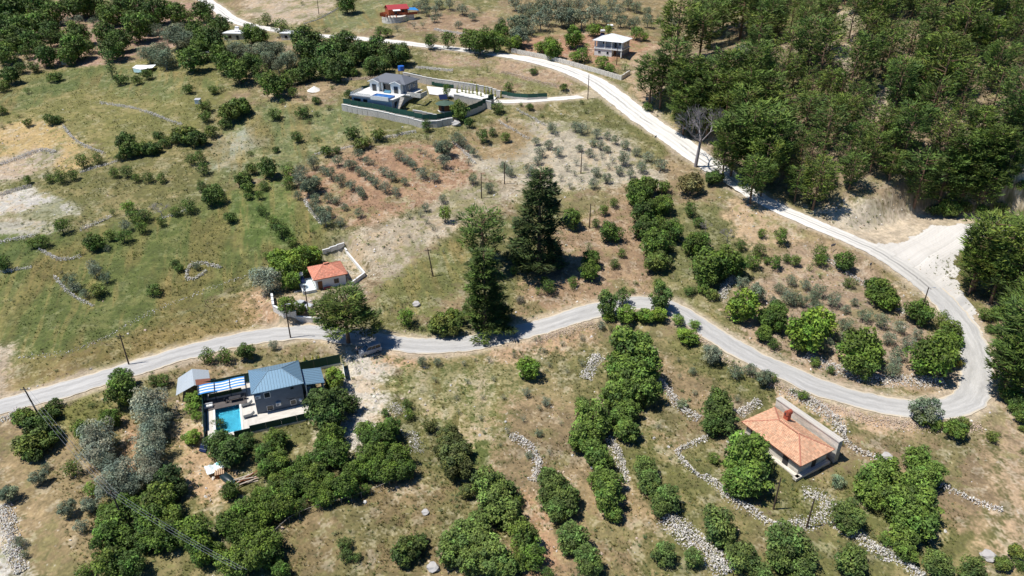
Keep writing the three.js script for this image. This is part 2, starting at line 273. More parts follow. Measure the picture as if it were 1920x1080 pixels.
{ // distant slopes beyond the surveyed ground
  const P = [], idx = [], nx = 110, nd = 45; for (let j = 0; j <= nd; j++) for (let i = 0; i <= nx; i++) { const x = -660 + 12 * i, d = 408 + 12 * j; P.push(x, baseHeight(x, d) - (j < 2 ? .8 : 0), -d); if (i < nx && j < nd) { const k = j * (nx + 1) + i; idx.push(k, k + 1, k + nx + 1, k + 1, k + nx + 2, k + nx + 1); } }
  const g = new THREE.BufferGeometry(); g.setAttribute('position', new THREE.Float32BufferAttribute(P, 3)); g.setIndex(idx); g.computeVertexNormals();
  struct('distant_hill', g, mat([.16, .14, .07], 1));
}
// ---------------------------------------------------------------- road surfaces
function roadTexture(kind) {
  const w = 256, h = 2048, a = new Uint8Array(w * h * 4);                // 256 across, 2048 along
  for (let j = 0; j < h; j++) for (let i = 0; i < w; i++) {
    const s = i / w, L = j * .12, n = fbm(s * 14, L * .35), n2 = vnoise(i * .55, j * .5), n3 = fbm(s * 5 + 9, L * .06), wob = (fbm(L * .05, 3.3) - .5) * .12;
    let R, G, B;
    if (kind === 'asphalt') {
      R = 182; G = 180; B = 176; const tr = Math.exp(-(((s + wob * .4 - .3) / .07) ** 2)) + Math.exp(-(((s + wob * .4 - .7) / .07) ** 2));
      const f = 1 - tr * .06 + (n - .5) * .16 + (n2 - .5) * .1 + (n3 - .5) * .1; R *= f; G *= f; B *= f;
      const e = sstep(.4, .5, Math.abs(s - .5) + (n - .5) * .12); R = mix(R, 206, e); G = mix(G, 192, e); B = mix(B, 168, e);
    } else {
      R = 226; G = 222; B = 214; const f = 1 + (n - .5) * .12 + (n2 - .5) * .07 + (n3 - .5) * .08; R *= f; G *= f; B *= f;
      const tr = (Math.exp(-(((s + wob - .47) / .045) ** 2)) * sstep(.35, .6, n3 + .12) + .35 * Math.exp(-(((s + wob - .68) / .06) ** 2)) + .3 * Math.exp(-(((s + wob - .27) / .06) ** 2))) * sstep(.25, .5, n + .1);
      const t = clamp(tr * .75, 0, .8); R = mix(R, 140, t); G = mix(G, 138, t); B = mix(B, 134, t);
    }
    const k = (j * w + i) * 4; a[k] = clamp(R, 0, 250); a[k + 1] = clamp(G, 0, 250); a[k + 2] = clamp(B, 0, 250); a[k + 3] = 255;
  }
  const t = new THREE.DataTexture(a, w, h); t.colorSpace = THREE.SRGBColorSpace; t.wrapT = THREE.RepeatWrapping; t.magFilter = THREE.LinearFilter; t.needsUpdate = true; return t;
}
function noiseGravel() { const n = 512, a = new Uint8Array(n * n * 4); for (let j = 0; j < n; j++) for (let i = 0; i < n; i++) { const f = 1 + (fbm(i / 40, j / 40) - .5) * .16 + (vnoise(i * .6, j * .6) - .5) * .08, s = sstep(.6, .78, fbm(i / 120 + j / 160, j / 14 - i / 22)) * .5, k = (j * n + i) * 4; [214, 209, 201].forEach((v, q) => { a[k + q] = clamp(mix(v * f, 160, s), 0, 252); }); a[k + 3] = 255; } const t = new THREE.DataTexture(a, n, n); t.colorSpace = THREE.SRGBColorSpace; t.wrapS = t.wrapT = THREE.RepeatWrapping; t.magFilter = THREE.LinearFilter; t.needsUpdate = true; return t; }
function ribbon(name, r, m, lift, seed) {
  const R = rng(seed), P = [], U = [], idx = [], n = r.pts.length, c = 6; let L = 0, ja = 0, jb = 0;
  for (let k = 0; k < n; k++) {
    const a = r.pts[Math.max(0, k - 1)], b = r.pts[Math.min(n - 1, k + 1)], dx = b[0] - a[0], dd = b[1] - a[1], l = Math.hypot(dx, dd), nx = dd / l, nd = -dx / l, hw = r.width(k / n) / 2;
    if (k) L += Math.hypot(r.pts[k][0] - r.pts[k - 1][0], r.pts[k][1] - r.pts[k - 1][1]);
    ja = ja * .6 + (R() - .5) * .45; jb = jb * .6 + (R() - .5) * .45;
    for (let i = 0; i <= c; i++) { const s = i / c, o = mix(-hw + ja, hw + jb, s); P.push(r.pts[k][0] + nx * o, r.hs[k] + lift + .05 * (1 - (2 * s - 1) ** 2) - .02, -(r.pts[k][1] + nd * o)); U.push(s, L / 245); if (k < n - 1 && i < c) { const q = k * (c + 1) + i; idx.push(q, q + 1, q + c + 1, q + 1, q + c + 2, q + c + 1); } }
  }
  const g = new THREE.BufferGeometry(); g.setAttribute('position', new THREE.Float32BufferAttribute(P, 3)); g.setAttribute('uv', new THREE.Float32BufferAttribute(U, 2)); g.setIndex(idx); g.computeVertexNormals();
  return struct(name, g, m);
}
const asphalt = mat([1, 1, 1], .95, { map: roadTexture('asphalt') }), gravel = mat([1, 1, 1], .95, { map: roadTexture('gravel') });
{ // the asphalt grows dusty with white gravel near the junction
  const tone = (f) => { const m = gravel.clone(); m.color.setRGB(f, f, f); return m; }, c = [0, cutAt(1750, 545), cutAt(1725, 525), cutAt(1700, 505), cutAt(1670, 485), cutAt(1640, 468), cutAt(1600, 448), cutAt(1550, 430), kTop], ms = [asphalt, tone(.66), tone(.7), tone(.75), tone(.8), tone(.86), tone(.93), gravel];
  ms.forEach((m, i) => ribbon('road_surface', slice(c[i], c[i + 1], () => 5.6), m, 0, 5 + i));
} ribbon('upper_road', upperRoad, gravel, .012, 6); { // gravel apron and spur at the junction, one ragged sheet
  const P = [], U = [], xs = apronPlan.map((p) => p[0]), ds = apronPlan.map((p) => p[1]), st = .4; for (let d = Math.min(...ds); d < Math.max(...ds); d += st) for (let x = Math.min(...xs); x < Math.max(...xs); x += st) { const wx = x + (vnoise(x * .6, d * .6) - .5) * 1.6, wd = d + (vnoise(x * .6 + 40, d * .6) - .5) * 1.6; if (!inside(apronPlan, wx, wd)) continue; const f = (X, D) => [X, height(X, D) + .07, -D], q = quad(f(x, d), f(x + st, d), f(x + st, d + st), f(x, d + st)); for (const p of q) { P.push(p); U.push([.5 + p[0] * .021 + p[2] * .03, p[2] / 60 + p[0] / 90]); } }
  const am = mat([.86, .86, .86], .95, { map: noiseGravel() }); struct('gravel_apron', tris(P, U), am);
}
ribbon('villa_drive', villaDrive, gravel, 0, 8);
// ---------------------------------------------------------------- vegetation prototypes, one metre wide, scaled to each plant
function crownGeometry(lobes, n, leaf, seed, o = {}) {                 // leaf sprays over the shells of many lobes, plus a few inside
  const R = rng(seed), P = [], C = [], up = o.up ?? .25, tot = lobes.reduce((s, l) => s + l[3] * l[3] * (l[4] ?? 1), 0), v = new THREE.Vector3(), nrm = new THREE.Vector3(), a = new THREE.Vector3(), b = new THREE.Vector3();
  for (const l of lobes) {
    const k = Math.max(3, Math.round(n * l[3] * l[3] * (l[4] ?? 1) / tot)), tone = .55 + R() * .85, warm = R();
    for (let i = 0; i < k; i++) {
      v.set(R() * 2 - 1, R() * 2 - 1, R() * 2 - 1); if (v.lengthSq() > 1 || v.lengthSq() < .01) { i--; continue; } v.normalize();
      if (v.y < -.35 && R() < .6) v.y *= -1;
      const r = l[3] * (R() < .25 ? .45 + R() * .5 : R() < .12 ? 1.1 + R() * .35 : .8 + R() * .36);
      nrm.copy(v).multiplyScalar(.9).add(a.set(R() - .5, R() - .5 + up, R() - .5).multiplyScalar(2)).normalize();
      a.set(R() - .5, R() - .5, R() - .5).cross(nrm).normalize(); b.crossVectors(nrm, a);
      const s = leaf * .7 * (.5 + R() * .9), w = s * (o.thin ?? .55), cx = l[0] + v.x * r, cy = l[1] + v.y * r * (l[4] ?? 1), cz = l[2] + v.z * r;
      const p0 = [cx - a.x * s, cy - a.y * s, cz - a.z * s], p1 = [cx + b.x * w * 1.7 + nrm.x * s * .25, cy + b.y * w * 1.7 + nrm.y * s * .25, cz + b.z * w * 1.7 + nrm.z * s * .25], p2 = [cx + a.x * s, cy + a.y * s, cz + a.z * s];
      P.push(...p0, ...p1, ...p2);
      const t = tone * (.5 + R() * .95), y = .8 + .4 * warm * (.5 + R() * .5); for (let q = 0; q < 3; q++) C.push(t * y, t, t * (1.5 - y * .5));
    }
  }
  const g = new THREE.BufferGeometry(); g.setAttribute('position', new THREE.Float32BufferAttribute(P, 3)); g.setAttribute('color', new THREE.Float32BufferAttribute(C, 3)); g.computeVertexNormals(); return g;
}
function needleCrown(branches, n, leaf, seed) {                        // feathery conifer boughs: needle sprays along branches [x0,y0,z0, x1,y1,z1, spread]
  const R = rng(seed), P = [], C = [], tot = branches.reduce((s, b) => s + b[6] * Math.hypot(b[3] - b[0], b[5] - b[2]), 0);
  for (const b of branches) {
    const L = Math.hypot(b[3] - b[0], b[5] - b[2]), k = Math.max(8, Math.round(n * b[6] * L / tot)), tone = .6 + R() * .8, warm = R(), dx = (b[3] - b[0]) / (L || 1), dz = (b[5] - b[2]) / (L || 1);
    for (let i = 0; i < k; i++) {
      const t = .25 + .8 * Math.sqrt(R()), s = b[6] * (1.15 - .75 * Math.abs(t - .65)), o = (R() + R() - 1) * s, u = (R() - .35) * s * .5, f = leaf * (.5 + R());
      const cx = mix(b[0], b[3], t) - dz * o, cy = mix(b[1], b[4], t) + u, cz = mix(b[2], b[5], t) + dx * o, side = o > 0 ? 1 : -1, q = R() * .9 + .2;
      let vx = dx * q - dz * side * (.3 + R() * .7), vz = dz * q + dx * side * (.3 + R() * .7), vy = R() * .9 - .15; const l = Math.hypot(vx, vy, vz); vx *= f / l; vy *= f / l; vz *= f / l;
      const w = f * .26, a = R() * 6.28, wx = Math.cos(a) * w, wz = Math.sin(a) * w, wy = (R() - .5) * w;
      P.push(cx - wx, cy - wy, cz - wz, cx + wx, cy + wy, cz + wz, cx + vx * 1.6, cy + vy * 1.6, cz + vz * 1.6);
      const g = tone * (.5 + R() * .95), y = .82 + .45 * warm * R(); for (let e = 0; e < 3; e++) C.push(g * y, g, g * (1.5 - y * .5));
    }
  }
  const g = new THREE.BufferGeometry(); g.setAttribute('position', new THREE.Float32BufferAttribute(P, 3)); g.setAttribute('color', new THREE.Float32BufferAttribute(C, 3)); g.computeVertexNormals(); return g;
}
function roundLobes(R, n, cy, rx, ry, r0, r1) { const L = []; for (let i = 0; i < n; i++) { const t = i * 2.39996 + R() * .8, z = 1 - 2 * (i + .5) / n, q = Math.sqrt(1 - z * z), f = .55 + .5 * R(); L.push([Math.cos(t) * q * rx * f, cy + z * ry * f, Math.sin(t) * q * rx * f, r0 + R() * (r1 - r0), .8 + R() * .3]); } return L; }
function limbs(lobes, top, r, forks, lean = 0) { const g = [bar([0, -.04, 0], [lean, top, 0], r, r * .65, 6)]; for (const l of lobes.slice(0, forks)) g.push(bar([lean, top * .75, 0], [l[0], l[1], l[2]], r * .45, r * .14, 4)); return merge(g); }
const bark = mat([.15, .11, .08], .95), paleBark = mat([.3, .27, .23], .95), pineBark = mat([.2, .12, .075], .95), deadBark = mat([.3, .27, .27], .95);
const leafMats = {};
function leafMat(c) { const k = c.join(); return leafMats[k] ||= mat(c, .75, { vertexColors: true }); }
const kinds = {
  oak: { tints: [[0.117, 0.186, 0.020], [0.099, 0.170, 0.020], [0.139, 0.206, 0.026], [0.087, 0.149, 0.020]], bark, h: .95, c: .46, make(R, n, s) { const L = roundLobes(R, 26, .47, .37, .35, .085, .165); return [crownGeometry(L, n, .052, s), limbs(L, .36, .035, 7)]; } },
  bright: { tints: [[0.163, 0.259, 0.024], [0.141, 0.236, 0.024], [0.184, 0.274, 0.027]], bark, h: .95, c: .46, make(R, n, s) { const L = roundLobes(R, 26, .47, .37, .35, .085, .16); return [crownGeometry(L, n, .055, s), limbs(L, .36, .035, 7)]; } },
  shrub: { tints: [[0.099, 0.152, 0.021], [0.120, 0.180, 0.024], [0.085, 0.135, 0.020], [0.141, 0.175, 0.027]], bark, h: .75, c: .36, make(R, n, s) { const L = roundLobes(R, 19, .36, .36, .25, .085, .155); return [crownGeometry(L, n, .055, s), limbs(L, .2, .025, 7)]; } },
  scrub: { tints: [[0.180, 0.158, 0.090], [0.225, 0.195, 0.135], [0.210, 0.180, 0.060]], bark: paleBark, h: .75, c: .36, make(R, n, s) { const L = roundLobes(R, 19, .36, .36, .25, .085, .155); return [crownGeometry(L, n, .055, s, { thin: .35 }), limbs(L, .2, .025, 7)]; } },
  olive: { tints: [[0.188, 0.217, 0.128], [0.173, 0.207, 0.112], [0.217, 0.240, 0.150], [0.150, 0.183, 0.098]], bark: paleBark, h: .9, c: .47, make(R, n, s) { const L = roundLobes(R, 20, .48, .35, .3, .085, .16); return [crownGeometry(L, n, .05, s, { thin: .4 }), limbs(L, .3, .035, 7)]; } },
  silver: { tints: [[0.285, 0.300, 0.203], [0.262, 0.285, 0.188], [0.315, 0.323, 0.225]], bark: paleBark, h: .9, c: .46, make(R, n, s) { const L = roundLobes(R, 22, .48, .36, .3, .11, .18); return [crownGeometry(L, n, .042, s, { thin: .35 }), limbs(L, .34, .04, 8)]; } },
  pine: { tints: [[0.099, 0.145, 0.019], [0.113, 0.155, 0.020], [0.085, 0.130, 0.019], [0.125, 0.161, 0.019]], bark: pineBark, h: 1.4, c: .85, make(R, n, s) { const b = []; for (let i = 0; i < 44; i++) { const y = .34 + 1.02 * Math.pow(i / 43, .9), e = (y - .34) / 1.06, q = .5 * Math.pow(Math.sin(Math.PI * (.16 + .84 * (1 - e)) * .78 + .32), .8) * (.6 + .5 * R()), t = i * 2.4 + R(); b.push([.01, y - .06, 0, Math.cos(t) * q, y + .05 * R(), Math.sin(t) * q, .16 + .08 * R()]); } return [needleCrown(b, n, .058, s), merge([bar([0, -.05, 0], [.02, .7, .01], .034, .024, 7), bar([.02, .7, .01], [0, 1.34, 0], .024, .006, 6), ...b.filter((_, i) => i % 3 === 0).map((l) => bar([.01, l[1], 0], [l[3] * .8, l[4] - .01, l[5] * .8], .011, .003, 4))])]; } },
  cedar: { tints: [[0.070, 0.114, 0.017], [0.081, 0.121, 0.017]], bark: pineBark, h: 1.75, c: .85, make(R, n, s) { const b = []; for (let i = 0; i < 110; i++) { const y = .08 + 1.6 * Math.pow(i / 109, .9), q = (.5 * Math.pow(Math.max(.02, 1 - (y - .04) / 1.74), .5)) * (.42 + .62 * R()) * (.82 + .3 * Math.sin(y * 23 + i % 3)), t = i * 2.4 + R(); b.push([0, y, 0, Math.cos(t) * q, y + .03 - .05 * (1 - y / 1.7) * R(), Math.sin(t) * q, .1 + .08 * R()]); } return [needleCrown(b, n, .036, s), merge([bar([0, -.05, 0], [0, 1.72, 0], .035, .004, 7), ...b.filter((_, i) => i % 4 === 0).map((l) => bar([0, l[1], 0], [l[3] * .8, l[4] - .01, l[5] * .8], .009, .003, 4))])]; } },
  spread: { tints: [[0.127, 0.175, 0.027]], bark: pineBark, h: .85, c: .46, make(R, n, s) { const b = []; for (let i = 0; i < 60; i++) { const t = i * 2.4 + R(), f = Math.sqrt((i + .5) / 60), q = .52 * (.45 + .6 * R()) * (.5 + .5 * f), y = .34 + .46 * (1 - f * f) + (R() - .5) * .14; b.push([.01, y - .1, 0, Math.cos(t) * q, y, Math.sin(t) * q, .12 + .07 * R()]); } return [needleCrown(b, n, .032, s), merge([bar([0, -.05, 0], [.01, .34, 0], .036, .026, 7), bar([.01, .34, 0], [0, .7, 0], .026, .008, 6), ...b.filter((_, i) => i % 2).map((l) => bar([.01, l[1] - .04, 0], [l[3] * .8, l[4] - .01, l[5] * .8], .009, .003, 4))])]; } },
  cypress: { tints: [[0.450, 0.405, 0.045], [0.390, 0.375, 0.053], [0.300, 0.315, 0.053]], bark, h: 3, c: 1.45, make(R, n, s) { const L = []; for (let i = 0; i < 12; i++) { const y = .25 + 2.6 * i / 11; L.push([(R() - .5) * .1, y, (R() - .5) * .1, .36 * Math.pow(1 - y / 3.2, .6), 1.2]); } return [crownGeometry(L, n, .14, s), bar([0, -.1, 0], [0, 1, 0], .08, .04, 5)]; } },
  poplar: { tints: [[0.128, 0.188, 0.045], [0.143, 0.203, 0.053]], bark, h: 2, c: 1, make(R, n, s) { const L = []; for (let i = 0; i < 16; i++) { const y = .3 + 1.6 * i / 15; L.push([(R() - .5) * .4, y, (R() - .5) * .4, .22 + .12 * R(), 1]); } return [crownGeometry(L, n, .07, s), bar([0, -.1, 0], [0, 1.2, 0], .06, .02, 5)]; } },
  bare: { tints: [[0.300, 0.270, 0.270]], bark: deadBark, h: 1.1, c: .6, make(R, n, s) { const g = [bar([0, -.05, 0], [.05, .45, 0], .035, .022, 6)], tw = []; const rec = (p, dir, L, r, dep) => { const e = add3(p, dir, L); (dep > 1 ? tw : g).push(bar(p, e, r, r * .6, dep > 1 ? 3 : 4)); if (dep < 4) for (let k = 0; k < 4; k++) { let q = [dir[0] + (R() - .5) * 1.5, dir[1] + (R() - .4) * 1.1, dir[2] + (R() - .5) * 1.5]; const l = len3(q); q = q.map((v) => v / l); rec(e, q, L * (.55 + R() * .25), r * .55, dep + 1); } }; for (let k = 0; k < 4; k++) { const t = k * 1.57 + R(); rec([.05, .4, 0], [Math.cos(t) * .85, .55, Math.sin(t) * .85], .24, .016, 0); } const G = merge(tw), c = new Float32Array(G.attributes.position.count * 3).fill(1); G.setAttribute('color', new THREE.BufferAttribute(c, 3)); return [G, merge(g)]; } },
};
const LEAVES = { large: 2900, medium: 1250, small: 420 };
const protos = {};
function proto(kind, size, k) { const key = kind + size + k; if (!protos[key]) { const s = 1000 + key.split('').reduce((a, c) => a * 31 + c.charCodeAt(0) | 0, 7); const big = { cedar: 5, spread: 4, silver: 1.5, pine: 1 }[kind] || 1; protos[key] = kinds[kind].make(rng(s), Math.round(LEAVES[size] * big), s); } return protos[key]; }
const plantNames = { oak: ['broadleaf_tree', 'tree'], bright: ['bright_green_tree', 'tree'], shrub: ['shrub', 'shrub'], scrub: ['dry_shrub', 'shrub'], olive: ['olive_tree', 'olive tree'], silver: ['silver_olive_tree', 'olive tree'], pine: ['pine_tree', 'pine tree'], cedar: ['conifer_tree', 'conifer'], spread: ['spreading_pine', 'pine tree'], cypress: ['golden_cypress', 'cypress'], poplar: ['slender_tree', 'tree'], bare: ['bare_tree', 'bare tree'] };
const TR = rng(4242), plants = [];
function plantAt(kind, x, d, width, label, opt = {}) {                 // width in metres
  const K = kinds[kind], big = opt.wpx || 40, size = big > 33 ? 'large' : big > 15 ? 'medium' : 'small', k = Math.floor(TR() * 3);
  const [cg, tg] = proto(kind, size, k), root = new THREE.Group();
  root.name = numbered(opt.name || (kind === 'oak' && big < 24 ? 'small_broadleaf_tree' : plantNames[kind][0]));
  tag(root, label, opt.category || plantNames[kind][1], opt.group);
  const trunk = shadows(new THREE.Mesh(tg, K.bark)); trunk.name = 'trunk'; const crown = shadows(new THREE.Mesh(cg, leafMat(opt.tint || K.tints[Math.floor(TR() * K.tints.length)]))); crown.name = kind === 'bare' ? 'twigs' : 'crown';
  root.add(trunk, crown); const sq = .88 + TR() * .26;
  root.scale.set(width, width * sq * (opt.tall || 1), width); root.rotation.y = TR() * 6.283; root.position.set(x, height(x, d) - .03 * width, -d); scene.add(root);
  plants.push(root); return root;
}
function crownSpot(kind, u, v, wpx, tall = 1) {                         // crown centre in the photo -> foot of the plant and its width
  let p = spot(u, v), W = wpx * p[3] / FOCAL;
  for (let i = 0; i < 3; i++) { const hc = kinds[kind].c * W * tall * .95, off = hc * FOCAL / p[3] * Math.cos(PITCH + Math.atan((v - 540) / FOCAL)); p = spot(u, v + off); W = wpx * p[3] / FOCAL; }
  return [p[0], p[1], W];
}
const UN = ['', 'first', 'second', 'third', 'fourth', 'fifth', 'sixth', 'seventh', 'eighth', 'ninth', 'tenth', 'eleventh', 'twelfth', 'thirteenth', 'fourteenth', 'fifteenth', 'sixteenth', 'seventeenth', 'eighteenth', 'nineteenth'], TE = ['', '', 'twent', 'thirt', 'fort', 'fift', 'sixt', 'sevent', 'eight', 'ninet'];
const ordinal = (n) => n < 20 ? UN[n] : n % 10 ? TE[Math.floor(n / 10)] + 'y-' + UN[n % 10] : TE[n / 10] + 'ieth';
function zone(kind, ox, oy, label, group, list, opt = {}) {             // plants of one kind in one place, listed as crown centre and width on an enlarged print of the photograph
  const L = pairs(list).map(([x, y, w]) => [ox + x / 3, oy + y / 3, w / 3]).sort((a, b) => a[0] - b[0]);
  L.forEach(([u, v, w], i) => { const [x, d, W] = crownSpot(kind, u, v, w * (opt.grow || 1.2), opt.tall); const lab = opt.one && L.length === 1 ? label : L.length > 60 ? label : `${label}, ${ordinal(i + 1)} from the left`; plantAt(kind, x, d, W, lab, { ...opt, wpx: w, group }); });
}
// ---------------------------------------------------------------- the plants, place by place
const A = [0, 0], B2 = [480, 0], C3 = [960, 0], D4 = [1440, 0], E5 = [0, 360], F6 = [480, 360], G7 = [960, 360], H8 = [1440, 360], I9 = [0, 720], J10 = [480, 720], K11 = [960, 720], L12 = [1440, 720];
const z = (k, t, ...r) => zone(k, t[0], t[1], ...r);
z('oak', A, 'dark tree in the wood on the far hillside corner', 'far corner wood', '40,40,200 110,60,150 230,60,150 330,80,120 480,30,140 560,25,120 420,40,120 640,80,130 700,40,100 780,45,130 890,65,150 1000,75,120 1150,60,120 600,85,90 720,95,90 60,140,130 160,150,130 250,140,130 300,170,120 120,200,120 60,220,110 200,235,110 290,220,90 345,215,80 40,290,110 100,250,100 230,270,80 155,295,70 70,320,80 280,320,110 340,300,90 20,330,80 500,60,80 840,90,80 950,40,90 1060,90,90');
z('olive', A, 'small olive on the pinkish ground of the far wood', 'olives in the far wood', '395,120,60 530,120,50 577,130,50 560,70,50 450,110,60');
z('oak', A, 'dense tree between the upper meadow and the far wood', 'trees at the head of the meadow', '455,190,140 440,270,140 400,310,110 505,260,80 620,190,130 640,270,140 690,240,110 720,200,80 790,165,140 850,140,110');
z('poplar', A, 'slender upright tree at the top of the upper meadow', undefined, '637,375,62', { one: 1 });
z('shrub', A, 'shrub near the white canopy on the upper meadow', 'shrubs by the white canopy', '680,445,80 775,450,65 835,420,70 1065,500,65 1205,505,60 1245,495,45');
z('shrub', A, 'shrub along the far edge of the upper meadow', 'shrubs on the meadow edge', '300,435,70 330,430,60 160,510,45 10,620,60 160,690,55 295,670,80 328,672,60 120,380,80 30,470,60 70,430,110 200,380,70 20,490,70 110,650,30 60,690,30 20,715,30');
z('silver', A, 'grey bushy olive behind the white canopy', 'grey olives above the meadow', '850,305,110 920,300,120 940,335,110 1000,210,130 1030,180,120 1060,230,120 960,190,90 900,175,90 1330,300,110 1400,300,120', { tint: [0.205, 0.227, 0.127] });
z('oak', A, 'dark tree around the low white-roofed farmhouse', 'trees around the farmhouse', '1090,330,150 1130,290,120 1120,190,120 1160,220,130 1215,235,140 1260,140,100 1220,150,80 1240,320,110 1280,350,130 1350,400,140 1420,360,120 1180,110,60 1420,190,110');
z('shrub', A, 'bush in the hedge below the upper meadow', 'hedge below the upper meadow', '1160,600,80 1160,660,70 1190,740,80 1300,640,120 1350,600,130 1270,690,80 1390,610,80 720,800,110 740,840,110 810,835,90 860,830,100 900,765,80 935,800,70 1030,760,110 1070,750,130 1110,780,110 985,775,80 680,880,60');
z('oak', A, 'small tree on the terrace edge below the wheat field', 'trees on the wheat terrace edge', '475,910,80 555,895,60 285,1000,60 350,995,75 420,985,60 160,1010,50');
z('oak', A, 'small tree on the brown terraced field', 'trees on the brown terrace', '650,970,60 720,965,70 770,1000,50 840,1000,60 915,1000,60 1080,900,60 1130,890,70 1150,950,70 1140,1050,60');
z('shrub', A, 'bush on the pale green slope left of the villa', 'bushes on the pale slope', '1370,1000,110 1420,950,80 1210,1060,90 1290,800,25 1410,860,40 1400,1060,80');

z('oak', B2, 'tree beside the far stretch of the gravel road', 'trees by the far road', '65,115,60 145,155,90 20,125,40 515,20,110 470,35,40 30,200,100 260,17,25 390,160,40 700,180,70 740,180,60');
z('oak', B2, 'lush tree in the wooded belt above the villa', 'wooded belt above the villa', '280,240,140 330,230,120 290,290,130 515,220,110 690,270,110 640,290,110 600,300,110 760,310,120 820,310,120 560,310,110 470,290,150 420,330,160 510,360,120 400,390,110 450,400,120 300,390,120 250,420,100 660,360,100 720,360,100 640,385,80 830,290,70', { tint: [0.090, 0.146, 0.022] });
z('silver', B2, 'grey olive in the grove beside the wooded belt', 'grey olives beside the belt', '50,290,120 120,280,110 180,340,110 220,330,90 80,330,100 130,370,80', { tint: [0.205, 0.227, 0.127] });
z('oak', B2, 'dark bush at the lower end of the wooded belt', 'bushes below the belt', '30,400,90 30,440,80 110,490,130 160,460,100 210,520,55 200,440,80 550,410,50');
z('shrub', B2, 'bush on the green slope beside the villa', 'bushes on the villa slope', '525,530,60 340,560,60 270,550,40 150,570,40 430,490,30 110,640,85 270,630,80 235,775,70 345,780,40 115,840,50 400,850,80 455,845,50 545,745,90 690,755,90 580,820,80 620,800,80 800,740,45 410,600,45 300,680,40 345,640,35');
z('oak', B2, 'bush against the villa boundary wall', 'bushes at the villa wall', '960,710,60 1200,690,55 1150,630,100 1360,600,75 960,765,35');
z('olive', B2, 'olive shrub on the slope below the red-roofed cabin', 'olives below the cabin', '850,105,45 890,140,40 940,140,35 1005,100,50 795,155,45 1035,85,40 1160,50,70 1220,90,55 1255,50,40 960,60,60 910,40,60 1010,60,50 1090,25,60 1030,20,60 950,20,60 1140,135,50 1380,125,50');
z('oak', B2, 'round bush on the bank above the gravel road', 'bushes above the gravel road', '985,230,90 1080,230,90 1200,230,110 1260,240,130 1340,240,110 1380,190,100 1290,200,90 1430,240,80');
z('poplar', B2, 'thin young tree on the grass between villa and road', 'young trees by the road', '1245,395,24 1300,390,18');
z('oak', B2, 'small tree on the rough ground right of the villa', 'trees right of the villa', '1275,765,80 1330,740,50 1405,770,60 1410,665,40 1420,490,60');
z('olive', B2, 'olive bush on the dry slope in front of the villa', 'olives in front of the villa', '1060,830,110 1020,820,60 1130,770,90 1165,800,60 1055,905,80 985,880,40 955,860,40 925,845,40 1195,830,50 1225,855,50 1195,910,45 1260,880,40 1220,1005,60 1395,940,60 1425,960,60 1310,1055,60');
z('olive', B2, 'olive tree in the orchard on red soil', 'red soil olive orchard', '805,870,60 840,890,60 865,905,50 885,930,55 940,965,75 1005,990,65 835,1015,50 720,960,60 765,985,70 580,865,65 625,900,50 660,910,45 465,900,70 525,925,60 550,920,50 580,960,55 615,980,55 650,1000,55 675,1025,65 730,1055,65 785,1070,50 385,955,60 425,975,70 480,1005,75 540,1040,65 585,1070,55 325,915,75 245,1000,90 260,970,80 330,1030,100 300,1050,100 675,845,30');
z('oak', B2, 'dark tree at the edge of the red soil orchard', 'trees at the orchard edge', '190,960,90 80,945,110 190,1020,80 50,1040,60');

z('olive', C3, 'olive tree in the grove behind the white house', 'grove behind the white house', '20,20,70 60,60,60 100,40,70 110,80,60 165,50,90 190,90,90 160,120,90 260,40,70 280,90,100 330,110,100 380,30,70 390,110,80 450,20,70 460,90,90 500,60,70 540,80,60 530,110,60 600,60,60 610,115,70 650,20,60 700,35,60 640,90,30 760,60,50 760,120,60 830,105,45 890,80,45 690,130,60 660,130,50 80,130,80 30,130,100 110,170,55 40,200,100 50,170,80 910,130,50 945,110,40 320,30,70 220,30,70 560,20,60', { grow: 1.4 });
z('bright', C3, 'green garden tree around the white house', 'garden trees of the white house', '20,240,80 340,220,100 380,215,60 155,265,70 225,285,100 210,235,70 245,300,70 180,270,60 390,310,80 350,320,60 430,330,40 420,260,40 505,350,75 550,380,60 635,375,45 450,170,70 480,175,60 540,170,50 700,190,70 745,205,50');
z('shrub', C3, 'bush on the verge of the gravel road bend', 'bushes at the gravel bend', '120,400,50 290,485,55 415,625,35 390,570,30 100,600,50 170,650,30 50,585,30');
z('olive', C3, 'olive shrub in the orchard below the gravel road', 'orchard below the gravel road', '225,715,65 210,710,40 245,745,40 355,710,60 390,720,70 425,720,45 475,750,60 455,800,50 535,760,50 580,785,55 635,810,60 495,815,55 535,835,50 700,850,55 765,875,70 835,920,80 625,890,80 725,935,70 665,975,55 600,955,60 565,900,40 545,930,45 505,870,40 465,880,40 435,860,50 470,960,60 530,1000,60 410,935,45 360,910,45 350,970,40 390,1000,45 455,1030,60 325,1040,45 275,1000,40 310,945,40 260,850,65 205,810,60 155,850,70 135,795,50 145,895,60 100,950,80 215,965,50 380,830,50');
z('olive', C3, 'grey-green shrub in the clearing of the pine forest', 'shrubs in the forest clearing', '1220,200,60 1350,240,60 1290,310,100 1260,300,70 1160,280,80 1410,320,70 1420,250,60');
z('shrub', C3, 'bush under the dead tree at the road', 'bushes under the dead tree', '700,1050,120 760,1040,120 850,1050,90 1130,990,110 760,600,60');
z('bare', C3, 'leafless grey tree leaning over the gravel road', undefined, '1030,740,260', { one: 1, tall: 1.15 });
z('bare', C3, 'leafless grey treetop among the pines', undefined, '1240,620,100', { one: 1 });
z('scrub', C3, 'brown dry thicket at the foot of the leafless tree', undefined, '1000,1020,170', { one: 1 });

